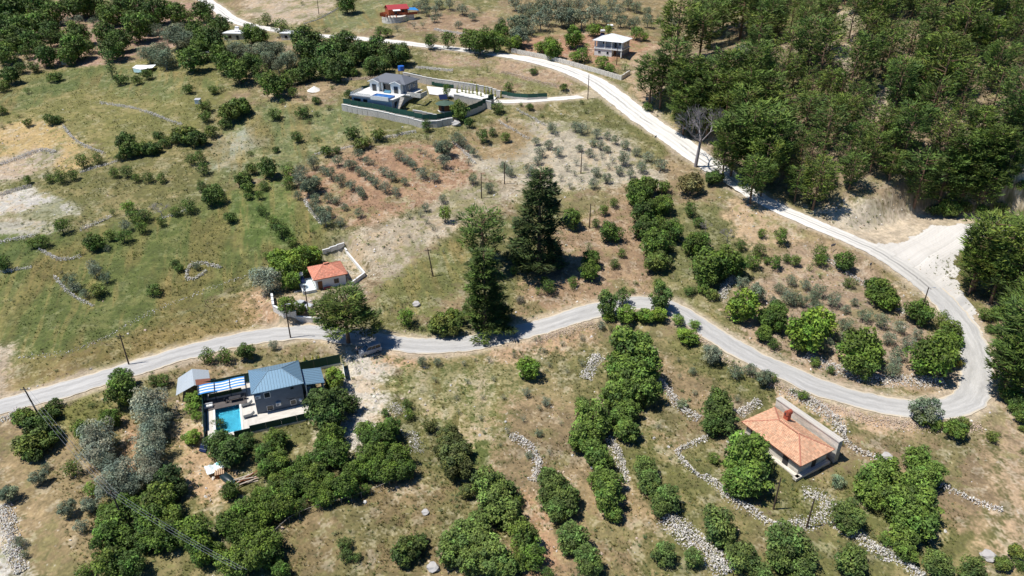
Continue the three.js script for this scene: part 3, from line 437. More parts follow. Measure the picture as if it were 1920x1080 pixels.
z('oak', E5, 'bush in the hedge along the upper edge of the big field', 'hedge of the big field', '1190,30,100 1240,20,90 1070,75,90 640,115,45 990,105,60 760,130,80 820,130,80 785,160,60 805,200,70 705,245,90 630,240,70 530,280,100 580,285,80 455,335,40 360,195,90 245,270,90 190,290,60 30,400,90 10,380,80 910,170,50');
z('bright', E5, 'bright green bush in the hedge of the big field', undefined, '730,80,80', { one: 1 });
z('olive', E5, 'olive bush in the hedge of the big field', 'olives in the field hedge', '715,190,70 610,320,45');
z('bare', E5, 'bare grey bush in the hedge of the big field', undefined, '915,95,80', { one: 1 });
z('shrub', E5, 'dark lone bush on the big green field', 'lone bushes on the big field', '1300,140,85 1400,20,60 870,550,85 990,400,65 1010,425,60');
z('olive', E5, 'olive in the clump beside the field wall', 'olive clump in the field', '525,405,70 545,445,80 605,480,70 410,500,90 430,530,70 485,565,65 1110,415,50');
z('shrub', E5, 'dark green bush in the olive clump of the field', undefined, '555,550,95', { one: 1 });
z('scrub', E5, 'small brown bush beside the field wall', undefined, '345,450,30', { one: 1 });
z('oak', E5, 'tree between the road and the green-fenced house', 'trees behind the green fence', '1175,920,90 1270,920,90 1390,895,100 700,1045,120 930,1060,80 870,1060,60');

z('oak', F6, 'bush in the short row running down the green field', 'bush row on the green field', '20,20,50 35,100,60 60,130,40 105,165,70 150,215,90 205,275,70 180,235,50 320,215,30 65,355,50');
z('olive', F6, 'olive above the white cottage yard', 'olives above the cottage', '240,20,50 330,70,70 360,110,80 400,110,80 395,150,90 340,30,60 410,30,60 445,45,50 470,40,45 500,80,50 475,165,60 580,115,55 600,10,50 790,15,40 1050,35,55 955,85,50 925,120,40 860,130,45 960,160,40 995,195,45 1020,245,25 1030,290,25 1055,330,30 860,245,25 880,275,20 635,440,20');
z('bright', F6, 'bright round tree casting a shadow on the pale slope', undefined, '1065,130,72', { one: 1, tall: 1.25 });
z('bright', F6, 'lush green tree behind the white cottage', 'thicket behind the cottage', '200,390,140 280,370,130 330,370,100 140,400,120 240,430,120 170,450,120 210,500,100 130,360,100 310,340,80');
z('silver', F6, 'silvery round tree beside the white cottage wall', undefined, '70,490,165', { one: 1 });
z('oak', F6, 'tree beside the silver car at the cottage', 'trees at the cottage car', '180,630,110 255,660,70');
z('spread', F6, 'large spreading pine shading the grey van', undefined, '520,712,370', { one: 1, grow: 1 });
z('bright', F6, 'small round tree on the slope above the road', undefined, '850,700,95', { one: 1, tall: 1.2 });
z('shrub', F6, 'dark bush at the foot of the roadside conifer', 'bushes by the roadside conifer', '1060,740,170 1110,690,100 935,765,40 1000,760,80');
z('cypress', F6, 'small shrub planted inside the green fence', 'shrubs inside the green fence', '230,945,18 275,935,18 320,935,16 355,930,16', { tall: .6 });
z('olive', F6, 'young olive beside the lower road verge', 'young olives by the verge', '1020,955,50 1170,960,40 935,955,60 1235,940,30 1310,940,40 1335,1045,40 1190,1060,40 1010,1055,40 100,860,60');
z('bright', F6, 'large bright tree beside the slate-blue house', undefined, '445,1055,130', { one: 1 });
z('cedar', G7, 'tallest dark conifer, with a broad dense lower crown', undefined, '150,190,330', { one: 1, grow: 1.3, tall: .8, tint: [0.063, 0.096, 0.021] });
z('cedar', F6, 'conical conifer standing at the roadside', undefined, '1290,590,270', { one: 1, grow: 1.35, tall: .78 });
z('pine', F6, 'open-crowned pine behind the roadside conifer', undefined, '1275,235,265', { one: 1, grow: 1 });

z('oak', G7, 'bush on the brown slope right of the tall conifer', 'bushes right of the tall conifer', '335,150,110 570,60,50 515,100,60 470,175,50 540,225,110 590,240,90 440,370,110 430,440,110 430,300,45 575,400,60 615,345,50 340,500,60 340,530,40 205,535,80 145,560,45 180,500,60 90,420,60 35,380,70 10,440,50');
z('scrub', G7, 'dry yellowish bush below the tall conifer', 'dry bushes below the conifer', '165,440,50 110,470,35 45,600,55 30,480,40 250,400,50');
z('oak', G7, 'tree in the thicket above the road bend', 'thicket above the road bend', '700,20,130 740,20,100 860,70,100 800,80,110 730,120,130 740,200,140 820,170,90 1000,100,80 1050,165,70 900,220,120 800,280,170 880,300,80 1010,300,110 1060,270,110 1285,300,60 1385,330,70 1400,230,60 1430,380,50 1100,400,210 1180,400,170 1250,410,130 1350,390,90 1080,470,130');
z('shrub', G7, 'dark low bush in the thicket above the bend', undefined, '810,385,150', { one: 1 });
z('bare', G7, 'thin leafless sapling above the road bend', 'leafless saplings', '1090,190,60 1210,240,70');
z('shrub', G7, 'shrub on the verge above the lower road', 'shrubs above the lower road', '695,510,35 680,555,40 820,510,60 1000,550,70 1070,540,80 1120,575,80');
z('olive', G7, 'olive bush above the descending road', 'olives above the descending road', '1290,520,90 1370,570,100');
z('bright', G7, 'large round light-green tree above the descending road', undefined, '1275,650,170', { one: 1 });
z('oak', G7, 'bush beside the descending road', 'bushes beside the descending road', '1420,700,100 1410,790,100');
z('bright', G7, 'leafy roadside tree at the top of the bend', 'roadside trees at the bend', '535,640,120 620,585,90 830,600,130', { tall: 1.25, tint: [0.116, 0.187, 0.035] });
z('bright', G7, 'low vine-like bush under the bend of the road', 'low bushes under the bend', '540,700,80 640,690,120 740,690,110 820,690,100 930,720,80 1025,745,70 990,810,120 960,790,80', { tall: .7 });
z('scrub', G7, 'brown twiggy heap below the bend', undefined, '570,760,75', { one: 1, tall: .7 });
z('olive', G7, 'olive shrub on the bank below the descending road', 'olives below the descending road', '1115,915,110 1335,995,80 1250,1010,90 1410,1045,100 935,940,35 1015,1005,50 940,1035,35 665,750,35 760,800,35 500,750,50 285,850,40 180,885,45 390,815,40 130,825,30 160,830,30 10,915,40 210,970,40 310,1005,30 390,960,45');
z('bright', G7, 'tall leafy tree in the big clump below the bend', 'big clump below the bend', '650,900,230 700,980,220 600,1000,190 720,860,150 690,1040,200', { tint: [0.128, 0.202, 0.028] });
z('bright', G7, 'round tree on the grass below the lower road', undefined, '90,990,130', { one: 1 });

z('oak', H8, 'bush on the verge beneath the road junction', 'bushes beneath the junction', '65,250,90 35,395,80 100,370,55 150,385,65 285,340,85 285,380,80 420,390,110 450,515,55 495,505,35 290,465,30 230,425,40');
z('olive', H8, 'olive shrub in the orchard inside the hairpin', 'hairpin orchard', '125,495,65 55,540,60 205,520,65 100,590,90 140,600,80 185,610,70 280,550,85 250,590,80 360,605,90 330,700,80 265,640,80 435,655,60 430,740,85 395,810,70 320,860,90 540,690,85 625,725,85 735,755,85 670,820,85 780,850,90 830,800,60 720,910,90 700,960,80 690,1005,90 610,960,60 130,690,30 20,610,60 480,620,50');
z('oak', H8, 'green tree along the inner side of the hairpin', 'trees inside the hairpin', '620,560,150 660,600,130 580,540,110 835,670,150 970,720,85 490,870,240 560,900,150 880,920,240 960,870,200 1010,800,130 30,720,140 25,850,70 40,660,100 500,960,180 260,955,60 350,1000,50 20,1040,60');
z('bright', H8, 'bright yellow-green tree inside the hairpin', 'bright trees inside the hairpin', '180,800,210 250,730,190');
z('scrub', H8, 'yellow flowering bush at the hairpin kerb', undefined, '1060,960,70', { one: 1, tint: [0.290, 0.254, 0.026] });
z('pine', H8, 'pine leaning over the outer side of the hairpin', 'pines outside the hairpin', '1150,340,250 1250,300,240 1330,250,220 1130,420,180 1250,420,240 1380,330,200 1330,520,200 1400,480,200 1350,720,230 1330,870,270 1400,800,250 1400,950,260 1310,980,220 1420,620,200');
z('shrub', H8, 'shrub at the outer edge of the hairpin', 'shrubs outside the hairpin', '1220,690,90 1000,90,120 1200,100,90 1100,80,90 1300,90,80 930,100,90 1270,680,80 1240,770,60');
z('pine', H8, 'pine above the white cut bank at the junction', 'pines above the cut bank', '250,-50,170 820,-90,190 950,-60,180 1070,-70,180 1190,-50,170');

z('shrub', I9, 'dark shrub beside the road at the power pole', 'shrubs at the power pole', '150,190,130 240,250,160 200,330,180 290,300,130 290,150,110 320,105,80 190,390,110 520,120,45');
z('oak', I9, 'tree between the road and the silvery olives', 'trees by the silvery olives', '700,50,160 640,190,110 480,250,110 600,190,80 420,480,90');
z('silver', I9, 'big silvery old olive near the pool house', 'silvery old olives', '860,110,200 880,190,180 870,260,150 580,300,180 570,380,170 600,440,120 860,360,170 850,430,140 700,510,170 650,590,160 760,570,120 840,510,110');
z('olive', I9, 'olive shrub on the dry slope above the white stream bed', 'olives above the stream bed', '235,520,100 265,465,55 60,610,120 395,700,100 465,800,85 120,890,70 145,960,50 520,680,100');
z('bright', I9, 'bright tree among the silvery olives', undefined, '520,590,80', { one: 1 });
z('oak', I9, 'very dark round tree below the silvery olives', 'very dark round trees', '970,540,150 1000,590,120', { tint: [0.058, 0.099, 0.021] });
z('oak', I9, 'tree in the grove below the silvery olives', 'grove below the silvery olives', '720,680,150 900,650,190 860,760,190 980,740,140 650,790,180 620,880,160 700,860,150 650,1010,170 760,1020,150 950,850,180 1110,830,180 1130,900,180 1160,950,150 820,880,130 770,900,80 1230,950,110 490,1060,90 600,700,90');
z('bright', I9, 'bright bush outside the pool fence', 'bushes outside the pool fence', '1100,80,100 1090,130,90 1110,180,60 1090,300,100', { tall: .8 });
z('oak', I9, 'dark tree at the corner of the pool terrace', 'trees at the pool corner', '1235,240,95 1245,330,170 1310,380,170 1390,320,100', { tint: [0.086, 0.142, 0.024] });
z('oak', I9, 'tree in the overgrown grove below the pool terrace', 'overgrown grove below the terrace', '1300,600,100 1300,780,150 1380,720,150 1340,1000,180 1420,960,170 1330,850,100 1430,800,150');

z('oak', J10, 'big dark tree beside the slate-blue house', 'big dark trees by the house', '400,135,230 365,90,150 460,100,170 425,200,185 540,120,110', { grow: 1.08, tint: [0.075, 0.128, 0.021] });
z('oak', J10, 'tree in the thicket below the slate-blue house', 'thicket below the house', '130,310,130 60,400,110 30,370,90 140,430,120 70,480,110 430,290,150 400,350,130 460,400,150 620,260,120 760,250,120 720,310,150 650,390,140 710,400,130 640,310,100 800,420,150 840,490,120 760,490,140 680,490,130 590,480,130 500,580,140 440,560,120 350,500,130 280,450,120 360,430,120 250,560,120 200,600,120 330,600,120 400,640,100 130,560,120 90,640,120 150,700,130 220,700,90 60,740,120 260,680,80 350,660,80 30,640,120 560,600,80 620,590,70 540,500,110 210,520,110');
z('oak', J10, 'bush beside the white gravel heap', 'bushes by the gravel heap', '860,170,70 850,120,60 725,160,50');
z('shrub', J10, 'dark reddish bush in the dense group above the track', 'dense group above the track', '980,240,90 1080,270,110 1090,320,130 1110,400,170 1130,470,170 1160,370,130 1050,370,100 1190,600,100', { tint: [0.105, 0.119, 0.026] });
z('olive', J10, 'young olive on the stubble strips', 'young olives on the stubble', '1130,75,35 1275,70,40 1390,70,40 1140,155,35 1265,190,40 1415,260,45 1000,70,30 1280,270,25 1375,340,30');
z('shrub', J10, 'dark bush on the grass of the lower meadow', 'dark bushes on the lower meadow', '860,940,170 830,980,120 920,890,110 500,900,90 510,960,90 570,970,60', { tint: [0.086, 0.123, 0.021] });
z('bright', J10, 'light tree in the grove in the lower middle', 'lower middle grove', '1310,580,180 1390,600,170 1340,680,190 1400,730,170 1250,800,160 1180,850,170 1120,900,170 1100,960,150 1240,900,170 1300,930,170 1330,1000,190 1210,1010,150 1400,1030,150 1200,940,120', { tint: [0.144, 0.209, 0.040] });
z('oak', J10, 'tree at the bottom of the overgrown grove', 'bottom of the overgrown grove', '60,900,180 30,980,170 100,960,120 150,1050,100');

z('olive', K11, 'young olive on the green strip in the lower middle', 'young olives on the green strip', '80,50,50 65,195,45 150,275,50 155,130,40 275,220,30 210,380,35 190,95,60 95,395,50 1025,45,40 1265,85,45 820,230,45');
z('shrub', K11, 'pale grey-green cushion bush on the rubble', undefined, '955,110,70', { one: 1, tint: [0.205, 0.242, 0.122] });
z('bright', K11, 'tree in the long row running down from the clump', 'long row below the clump', '590,90,170 650,60,150 560,60,130 740,40,170 640,150,140 650,260,140 600,190,120 390,120,90 440,200,170 400,290,170 500,230,120 470,260,140 370,330,120 460,390,150 500,440,120 540,560,160 530,640,170 560,720,110 490,540,120', { tint: [0.124, 0.195, 0.029] });
z('oak', K11, 'almond-like tree along the second terrace row', 'second terrace row', '740,460,130 760,540,140 800,590,110 860,650,150 830,700,110 200,520,120 250,570,150 200,640,130 290,680,160 250,720,130 330,640,110 340,860,180 310,910,110 420,990,150 440,1040,120', { tint: [0.131, 0.191, 0.037] });
z('oak', K11, 'tree at the right of the lower middle grove', 'right of the lower grove', '20,660,80 20,740,90 70,870,170 110,970,150 40,1000,100 200,1070,80');
z('oak', K11, 'tree beside the wide white rubble bank', 'trees at the rubble bank', '845,960,130 1015,980,110 1140,790,190 1170,850,140 1290,980,180 1250,940,110 1400,1070,120', { tint: [0.139, 0.195, 0.041] });
z('oak', K11, 'upright tree left of the stone house', 'trees left of the stone house', '1140,140,170 1180,200,150 1120,230,120 1150,100,140', { tint: [0.098, 0.155, 0.026] });
z('bright', K11, 'dense bright tree in front of the stone house', 'trees in front of the stone house', '1290,430,230 1320,520,230 1250,560,170 1360,430,180 1290,350,150', { tint: [0.131, 0.216, 0.029] });
z('shrub', K11, 'small shrub left of the stone house garden', undefined, '1130,420,70', { one: 1 });

z('olive', L12, 'loose grey-green tree on the bank below the hairpin', undefined, '860,140,170', { one: 1 });
z('shrub', L12, 'bush on the bank below the hairpin', 'bushes below the hairpin', '870,190,100 930,230,80 1040,260,130 1090,215,70 1000,240,60 1250,300,70 190,60,70 140,40,40 410,330,40 1290,280,40');
z('shrub', L12, 'pale blue-green cushion bush below the stone house', undefined, '385,550,85', { one: 1, tint: [0.205, 0.256, 0.133] });
z('bright', L12, 'tree in the large clump right of the stone house', 'large clump right of the stone house', '580,550,190 640,500,170 560,620,150 530,600,120 820,430,150 890,490,160 860,550,150 760,600,200 720,700,200 830,680,200 780,770,220 850,790,150 740,860,150 760,940,120 650,870,80 620,560,120', { tint: [0.139, 0.216, 0.031] });
z('oak', L12, 'tree in front of the stone house clump', 'trees in front of the large clump', '440,720,170 430,770,150 80,900,230 150,950,180 50,980,150 160,1040,160 450,1000,170 480,960,120 930,1010,150 1130,1060,150', { tint: [0.124, 0.178, 0.035] });
z('shrub', L12, 'bush beside the boulder at the lower corner', 'bushes beside the boulder', '1310,1010,100 1380,940,100 1410,1020,70');
z('shrub', L12, 'shrub on the bank beside the dirt track', 'shrubs beside the dirt track', '1400,110,110 1420,180,100 1390,140,90 1430,380,40 1430,250,50 1350,60,120');
z('pine', D4, 'pine on the stony slope at the right rim', 'pines on the stony rim', '1250,780,160 1390,680,170 1060,860,190 1180,880,170 1330,900,140 1100,960,160');
z('shrub', D4, 'shrub on the stony slope at the right rim', 'shrubs on the stony rim', '1200,990,110 1300,1010,100 1380,960,80 1420,1040,80 1270,850,110 1410,900,60 1150,1030,110 1080,1040,110 1350,800,80 1200,640,90 1410,780,70');
{ // golden cypresses along the villa drive, on an enlarged print of the villa
  const L = pairs('1285,285 1335,275 1375,285 1410,290 1448,290 1495,305 1535,318 1630,345 1685,335 1745,335 1310,218 1360,230 1440,245 1490,270 1575,292 1608,296 1645,308').map(([x, y]) => [630 + x / 5.647, 120 + y / 5.647 + 5]).sort((a, b) => a[0] - b[0]);
  L.forEach(([u, v], i) => { const p = spot(u, v); plantAt('cypress', p[0], p[1], .95, `golden cypress along the villa drive, ${ordinal(i + 1)} from the left`, { wpx: 8, group: 'golden cypresses along the drive' }); });
}
{ // the pine forest on the hill: hand-placed edge trees, then the wooded slope with its bare gaps
  z('pine', C3, 'pine at the forest edge near the white house', 'forest edge near the white house', '910,205,190 1050,180,170 1000,30,120 1080,70,150 1180,30,160 1280,50,180 1380,60,180 1110,130,150 1430,130,140');
  z('pine', C3, 'pine on the slope above the gravel road', 'pines above the gravel road', '770,430,170 830,460,160 890,400,170 970,430,170 940,530,170 1010,500,170 1080,420,180 1160,460,170 1240,440,180 1330,420,180 1400,490,170 960,620,150 1040,590,170 1120,550,170 1200,550,170 1300,550,180 1390,590,170 1010,650,130 1090,640,150 1180,650,170 1280,660,180');
  z('pine', C3, 'tall pine standing at the shaded road', 'tall pines at the shaded road', '1230,780,210 1310,780,230 1390,720,200 1420,850,200 1180,870,150 1350,870,170', { tall: 1.1 });
  const R = rng(91), gaps = pairs('1573,30 1577,110 1648,180 1857,50 1853,230 1905,285 1825,180 1565,135 1462,40 1480,95 1700,60 1530,60 1690,215 1880,120'), seen = [];
  const marks = { 'beside the small bare patch at the top of the forest': [1573, 30], 'beside the pale rock clearing of the forest': [1577, 110], 'beside the rocky gully in the forest': [1648, 180], 'beside the white scree in the forest': [1857, 50], 'on the rocky slope of the forest': [1853, 230], 'at the stony rim of the forest': [1905, 285], 'below the white scree in the forest': [1825, 150], 'above the road junction': [1640, 300], 'above the shaded stretch of road': [1480, 260], 'at the top corner of the forest': [1440, 30], 'at the olive clearing of the forest': [1450, 140], 'at the top edge of the forest': [1720, 20], 'in the dense heart of the forest': [1720, 120], 'in the dense lower forest': [1740, 240], 'in the dense forest over the spur road': [1800, 330] };
  const cand = []; for (let v = -30; v < 372; v += 13) for (let u = 1415; u < 1960; u += 22) cand.push([u + (R() - .5) * 22, v + (R() - .5) * 14]);
  const L = []; for (const [u, v] of cand) { const p = spot(u, v + 28); if (gaps.some(([a, b], i) => Math.hypot((u - a) * 1.1, v - b + 8) < (i < 8 ? 30 : 20)) || seen.some((q) => Math.hypot(q[0] - p[0], q[1] - p[1]) < 5)) continue; if (v > 334 && u > 1520) continue; seen.push(p); let best, m = 1e9; for (const [k, [a, b]] of Object.entries(marks)) { const e = Math.hypot(u - a, v - b); if (e < m) { m = e; best = k; } } L.push([u, p, best]); }
  L.sort((a, b) => a[0] - b[0]); const n = {};
  for (const [u, p, k] of L) { n[k] = (n[k] || 0) + 1; plantAt('pine', p[0], p[1], 6 + R() * R() * 6.5, `pine ${k}, ${ordinal(n[k])} from the left`, { wpx: 24 + R() * 16, group: 'hill forest pines ' + k, tall: .85 + R() * .4 }); }
  // undergrowth in the forest gaps
  const U = []; for (let i = 0; i < 70; i++) { const g = gaps[i % gaps.length], u = g[0] + (R() - .5) * 80, v = g[1] + (R() - .5) * 70 + 18; U.push([u, v]); } U.sort((a, b) => a[0] - b[0]); U.forEach(([u, v], i) => { const p = spot(u, v); plantAt(i % 4 ? 'shrub' : 'olive', p[0], p[1], 1.6 + R() * 2.2, `low shrub in the bare gaps of the forest, ${ordinal(i + 1)} from the left`, { wpx: 12, group: 'undergrowth of the forest gaps', name: 'forest_shrub', category: 'shrub' }); });
  console.log('forest', L.length);
}
console.log('plants', plants.length);
// ---------------------------------------------------------------- buildings and yards
function frame(o, uA, vA, uB, vB) {                                    // stand a thing on the ground at A, its local x axis pointing to B
  const a = spot(uA, vA), b = spot(uB, vB), dx = b[0] - a[0], dz = -(b[1] - a[1]); o.position.set(a[0], a[2], -a[1]); o.rotation.y = Math.atan2(-dz, dx); return Math.hypot(dx, dz);
}
function noiseTex(w, h, f, seed = 0) { const a = new Uint8Array(w * h * 4); for (let j = 0; j < h; j++) for (let i = 0; i < w; i++) { const c = f(i, j), k = (j * w + i) * 4; a[k] = clamp(c[0], 0, 255); a[k + 1] = clamp(c[1], 0, 255); a[k + 2] = clamp(c[2], 0, 255); a[k + 3] = 255; } const t = new THREE.DataTexture(a, w, h); t.colorSpace = THREE.SRGBColorSpace; t.wrapS = t.wrapT = THREE.RepeatWrapping; t.magFilter = THREE.LinearFilter; t.needsUpdate = true; return t; }
const grainMap = (rgb, amt, fine = .5) => noiseTex(256, 256, (i, j) => { const f = 1 + (fbm(i / 34, j / 34) - .5) * amt + (vnoise(i * fine, j * fine) - .5) * amt * .5; return rgb.map((v) => v * f); });
const paint = (rgb, amt = .1, rough = .85, o = {}) => { const m = mat([1, 1, 1], rough, { map: grainMap(rgb, amt), ...o }); return m; };
const M = {
  slate: paint([98, 109, 122], .14), slateRoof: paint([118, 150, 172], .1, .45, { metalness: .25 }), seam: mat([.2, .3, .38], .5, { metalness: .2 }), white: paint([226, 226, 222], .06), whitePlain: mat([.78, .78, .77], .6), glass: mat([.02, .025, .03], .08), paving: paint([206, 200, 190], .14), coping: paint([224, 222, 216], .06),
  greenMesh: mat([.012, .075, .05], .7), post: mat([.1, .11, .11], .6), dark: mat([.03, .03, .035], .7), wood: paint([126, 84, 56], .3), deck: paint([92, 86, 84], .25), zinc: paint([188, 196, 200], .12, .45, { metalness: .3 }), rust: paint([132, 84, 66], .35, .8), stone: paint([204, 198, 186], .4, .95), concrete: paint([192, 186, 176], .2), water: mat([.08, .5, .66], .06), poolTile: paint([176, 228, 240], .08, .3), poolBlue: paint([62, 120, 190], .1, .3), terracotta: paint([190, 116, 88], .25), oldTerracotta: paint([184, 112, 82], .3), ridge: paint([176, 116, 94], .25), brick: paint([166, 84, 62], .3), greyRoof: paint([104, 108, 116], .14, .7), ltGrey: paint([182, 184, 188], .1), midGrey: paint([128, 132, 140], .12), redRoof: paint([172, 62, 66], .14, .6), cabin: paint([164, 84, 50], .3), blueTarp: mat([.03, .25, .62], .6), whiteRoof: paint([236, 238, 238], .05, .5), solar: mat([.015, .025, .07], .2), canvas: mat([.8, .82, .82], .9), greenRoof: paint([70, 92, 78], .15), rubber: mat([.02, .02, .02], .9), steel: mat([.5, .5, .52], .35, { metalness: .7 }), poleWood: paint([84, 70, 58], .3), lounger: mat([.09, .095, .1], .9), skin: mat([.45, .28, .2], .7),
};
const flat = (y) => (p) => [p[0], y, p[1]];
function hipRoof(w, d, y0, rise, ridge, over, thick = .14) {           // w along x, d along -z; returns slopes as separate quads/triangles with a fascia
  const x0 = -over, x1 = w + over, z0 = over, z1 = -d - over, zc = -d / 2, r0 = w / 2 - ridge / 2, r1 = w / 2 + ridge / 2, yt = y0 + rise;
  const A = [x0, y0, z0], B = [x1, y0, z0], C = [x1, y0, z1], D = [x0, y0, z1], E = [r0, yt, zc], F = [r1, yt, zc], lo = (p) => [p[0], p[1] - thick, p[2]];
  return { front: quad(A, B, F, E), right: [B, C, F], back: quad(C, D, E, F), left: [D, A, E], fascia: [...quad(lo(A), lo(B), B, A), ...quad(lo(B), lo(C), C, B), ...quad(lo(C), lo(D), D, C), ...quad(lo(D), lo(A), A, D), ...quad(lo(A), lo(D), lo(C), lo(B))], pts: { A, B, C, D, E, F } };
}
function slopeRibs(P, side, n) {                                       // standing seams running down a roof slope between its eave and its ridge or hips
  const { A, B, C, D, E, F } = P, g = []; const defs = { front: [A, B, E, F], back: [C, D, F, E], right: [B, C, F, F], left: [D, A, E, E] }, [p, q, s, t] = defs[side];
  const L = sub3(q, p); for (let i = 1; i < n; i++) { const u = i / n, e = add3(p, L, u); // run up perpendicular to the eave until the slope's edge
    const proj = (w) => { const v = sub3(w, p); return (v[0] * L[0] + v[2] * L[2]) / (L[0] ** 2 + L[2] ** 2); }, us = proj(s), ut = proj(t); const k = u < us ? u / us : u > ut ? (1 - u) / (1 - ut) : 1; const top = [p[0] + L[0] * u + ((s[0] - (p[0] + L[0] * us))) * k, p[1] + (s[1] - p[1]) * k, p[2] + L[2] * u + ((s[2] - (p[2] + L[2] * us))) * k]; g.push(bar(add3(e, [0, 1, 0], .02), add3(top, [0, 1, 0], .02), .035, .035, 4)); }
  return g;
}
function tiled(parent, P, side, m, seed, tw = .3, tl = .42) {           // clay tiles laid one by one on a roof slope, too small to pick apart
  const { A, B, C, D, E, F } = P, defs = { front: [A, B, E, F], back: [C, D, F, E], right: [B, C, F, F], left: [D, A, E, E] }, [p, q, s, t] = defs[side], R = rng(seed);
  const L = sub3(q, p), W = len3(L), U = L.map((v) => v / W), dot = (a, b) => a[0] * b[0] + a[1] * b[1] + a[2] * b[2], v0 = sub3(s, p), us = dot(v0, U), V0 = add3(v0, U, -us), H = len3(V0), V = V0.map((v) => v / H), ut = dot(sub3(t, p), U), X = new THREE.Vector3(...U), Y = new THREE.Vector3(...V), N = new THREE.Vector3().crossVectors(X, Y);
  const at = [], rows = Math.ceil(H / tl); for (let r = 0; r < rows; r++) { const k = (r + .5) * tl / H, a = us * k, b = W - (W - ut) * k, n = Math.max(1, Math.round((b - a) / tw)); for (let i = 0; i < n; i++) at.push([a + (i + .5) * (b - a) / n, (r + .5) * tl]); }
  const g = new THREE.CylinderGeometry(tw * .5, tw * .56, tl * 1.12, 5, 1, true, 0, Math.PI); g.rotateY(-Math.PI / 2); g.scale(1, 1, .55);
  const o = shadows(new THREE.InstancedMesh(g, m, at.length)), mt = new THREE.Matrix4(), col = new THREE.Color(); at.forEach(([u, v], i) => { const c = add3(add3(add3(p, U, u), V, v), [N.x, N.y, N.z], .0 + R() * .02); mt.makeBasis(X, Y, N).setPosition(...c); o.setMatrixAt(i, mt); const f = .78 + R() * .4, w = R(); col.setRGB(f * 1.02, f * (.92 + w * .16), f * (.9 + w * .2)); o.setColorAt(i, col); }); o.name = 'roof_tiles'; o.userData.kind = 'stuff'; parent.add(o); return o;
}
function windowIn(parent, x, y, z, w, h, frameM, rot = 0, name = 'window') {
  const g = new THREE.Group(); g.name = name; g.position.set(x, y, z); g.rotation.y = rot; parent.add(g); const t = .07;
  part('frame', [box(w, t, .12, 0, h / 2, 0), box(w, t, .12, 0, -h / 2, 0), box(t, h, .118, -w / 2, 0, 0), box(t, h, .118, w / 2, 0, 0)], frameM, g); part('pane', box(w - t, h - t, .04, 0, 0, .01), M.glass, g); return g;
}
function hipHouse(o, w, d, hgt, rise, ridge, over, wallM, roofM, ribs) {
  part('wall', box(w, hgt + .3, d, w / 2, hgt / 2 - .15, -d / 2), wallM, o); const h = hipRoof(w, d, hgt + .05, rise, ridge, over);
  const roof = part('roof', tris([...h.front, ...h.right, ...h.back, ...h.left, ...h.fascia]), roofM, o); return [h, roof];
}
// slate-blue house with a pool
{
  const o = thing('pool_house', 'slate-blue two-storey house with a blue metal hip roof beside the pool', 'house'), W = 8.1, Dp = 6.8, H = 5; frame(o, 483.8, 780, 565, 762);
  const [h, roof] = hipHouse(o, W, Dp, H, 1.55, 2.2, .35, M.slate, M.slateRoof);
  for (const [s, n] of [['front', 18], ['right', 15], ['back', 18], ['left', 15]]) part('seam', slopeRibs(h.pts, s, n), M.seam, roof);
  part('hip_cap', [bar(h.pts.A, h.pts.E, .08), bar(h.pts.B, h.pts.F, .08), bar(h.pts.C, h.pts.F, .08), bar(h.pts.D, h.pts.E, .08), bar(h.pts.E, h.pts.F, .09)], M.seam, roof);
  windowIn(o, 2.15, 4, .03, 1, 1.1, M.whitePlain); windowIn(o, 6.4, 4.35, .03, .62, .55, M.slate); windowIn(o, 2.25, 1.2, .03, 1.05, 1.05, M.whitePlain); windowIn(o, 6.2, 1.35, .03, .95, 1, M.whitePlain);
  for (const [x, y] of [[.65, 4.1], [3.7, 1.75]]) { const a = part('air_conditioner', box(.85, .6, .34, x, y, .22), M.white, o); part('fan_grille', new THREE.CylinderGeometry(.22, .22, .03, 14).rotateX(Math.PI / 2).translate(x - .12, y, .4), M.midGrey, a); }
  part('satellite_dish', [new THREE.SphereGeometry(.45, 14, 6, 0, Math.PI * 2, 0, .8).rotateX(1.2).translate(7.5, 1.6, .1), bar([7.5, 1.6, 0], [7.5, 1.6, .5], .025)], M.whitePlain, o);
  part('drying_rack', [bar([5.2, 2.45, .06], [7.3, 2.3, .9], .03), bar([5.6, 2.2, .5], [7.4, 2.35, .35], .03), bar([5.3, 2.4, .7], [6.6, 2.3, .1], .03)], M.dark, o);
  part('left_door', [box(.06, 2.2, 1.1, -.02, 1.1, -2)], M.glass, o); windowIn(o, -.03, 4, -3, 1.6, 1.2, M.whitePlain, -Math.PI / 2);
  // lean-to on the right
  const lean = part('porch_roof', tris([...quad([8.5, 4.35, -.2], [12, 3.9, -.2], [12, 3.9, -5.1], [8.5, 4.35, -5.1]), ...quad([8.5, 4.23, -.2], [8.5, 4.23, -5.1], [12, 3.78, -5.1], [12, 3.78, -.2]), ...quad([8.5, 4.23, -.2], [12, 3.78, -.2], [12, 3.9, -.2], [8.5, 4.35, -.2]), ...quad([12, 3.78, -.2], [12, 3.78, -5.1], [12, 3.9, -5.1], [12, 3.9, -.2])]), M.slateRoof, o);
  part('seam', Array.from({ length: 9 }, (_, i) => bar([8.5, 4.38, -.2 - (i + .5) * .54], [12, 3.93, -.2 - (i + .5) * .54], .035, .035, 4)), M.seam, lean);
  part('porch_wall', [box(3.2, 2.4, .2, 10.1, 1, -.6), box(.2, 3.9, 4.6, 11.7, 1.8, -2.7)], M.slate, o); part('porch_post', box(.16, 4.2, .16, 8.75, 2, -.4), M.white, o); part('porch_post', box(.16, 3.9, .16, 11.7, 1.85, -.3), M.white, o);
}
const houseFrame = new THREE.Group(); frame(houseFrame, 483.8, 780, 565, 762); houseFrame.position.y += .3; houseFrame.updateMatrixWorld();
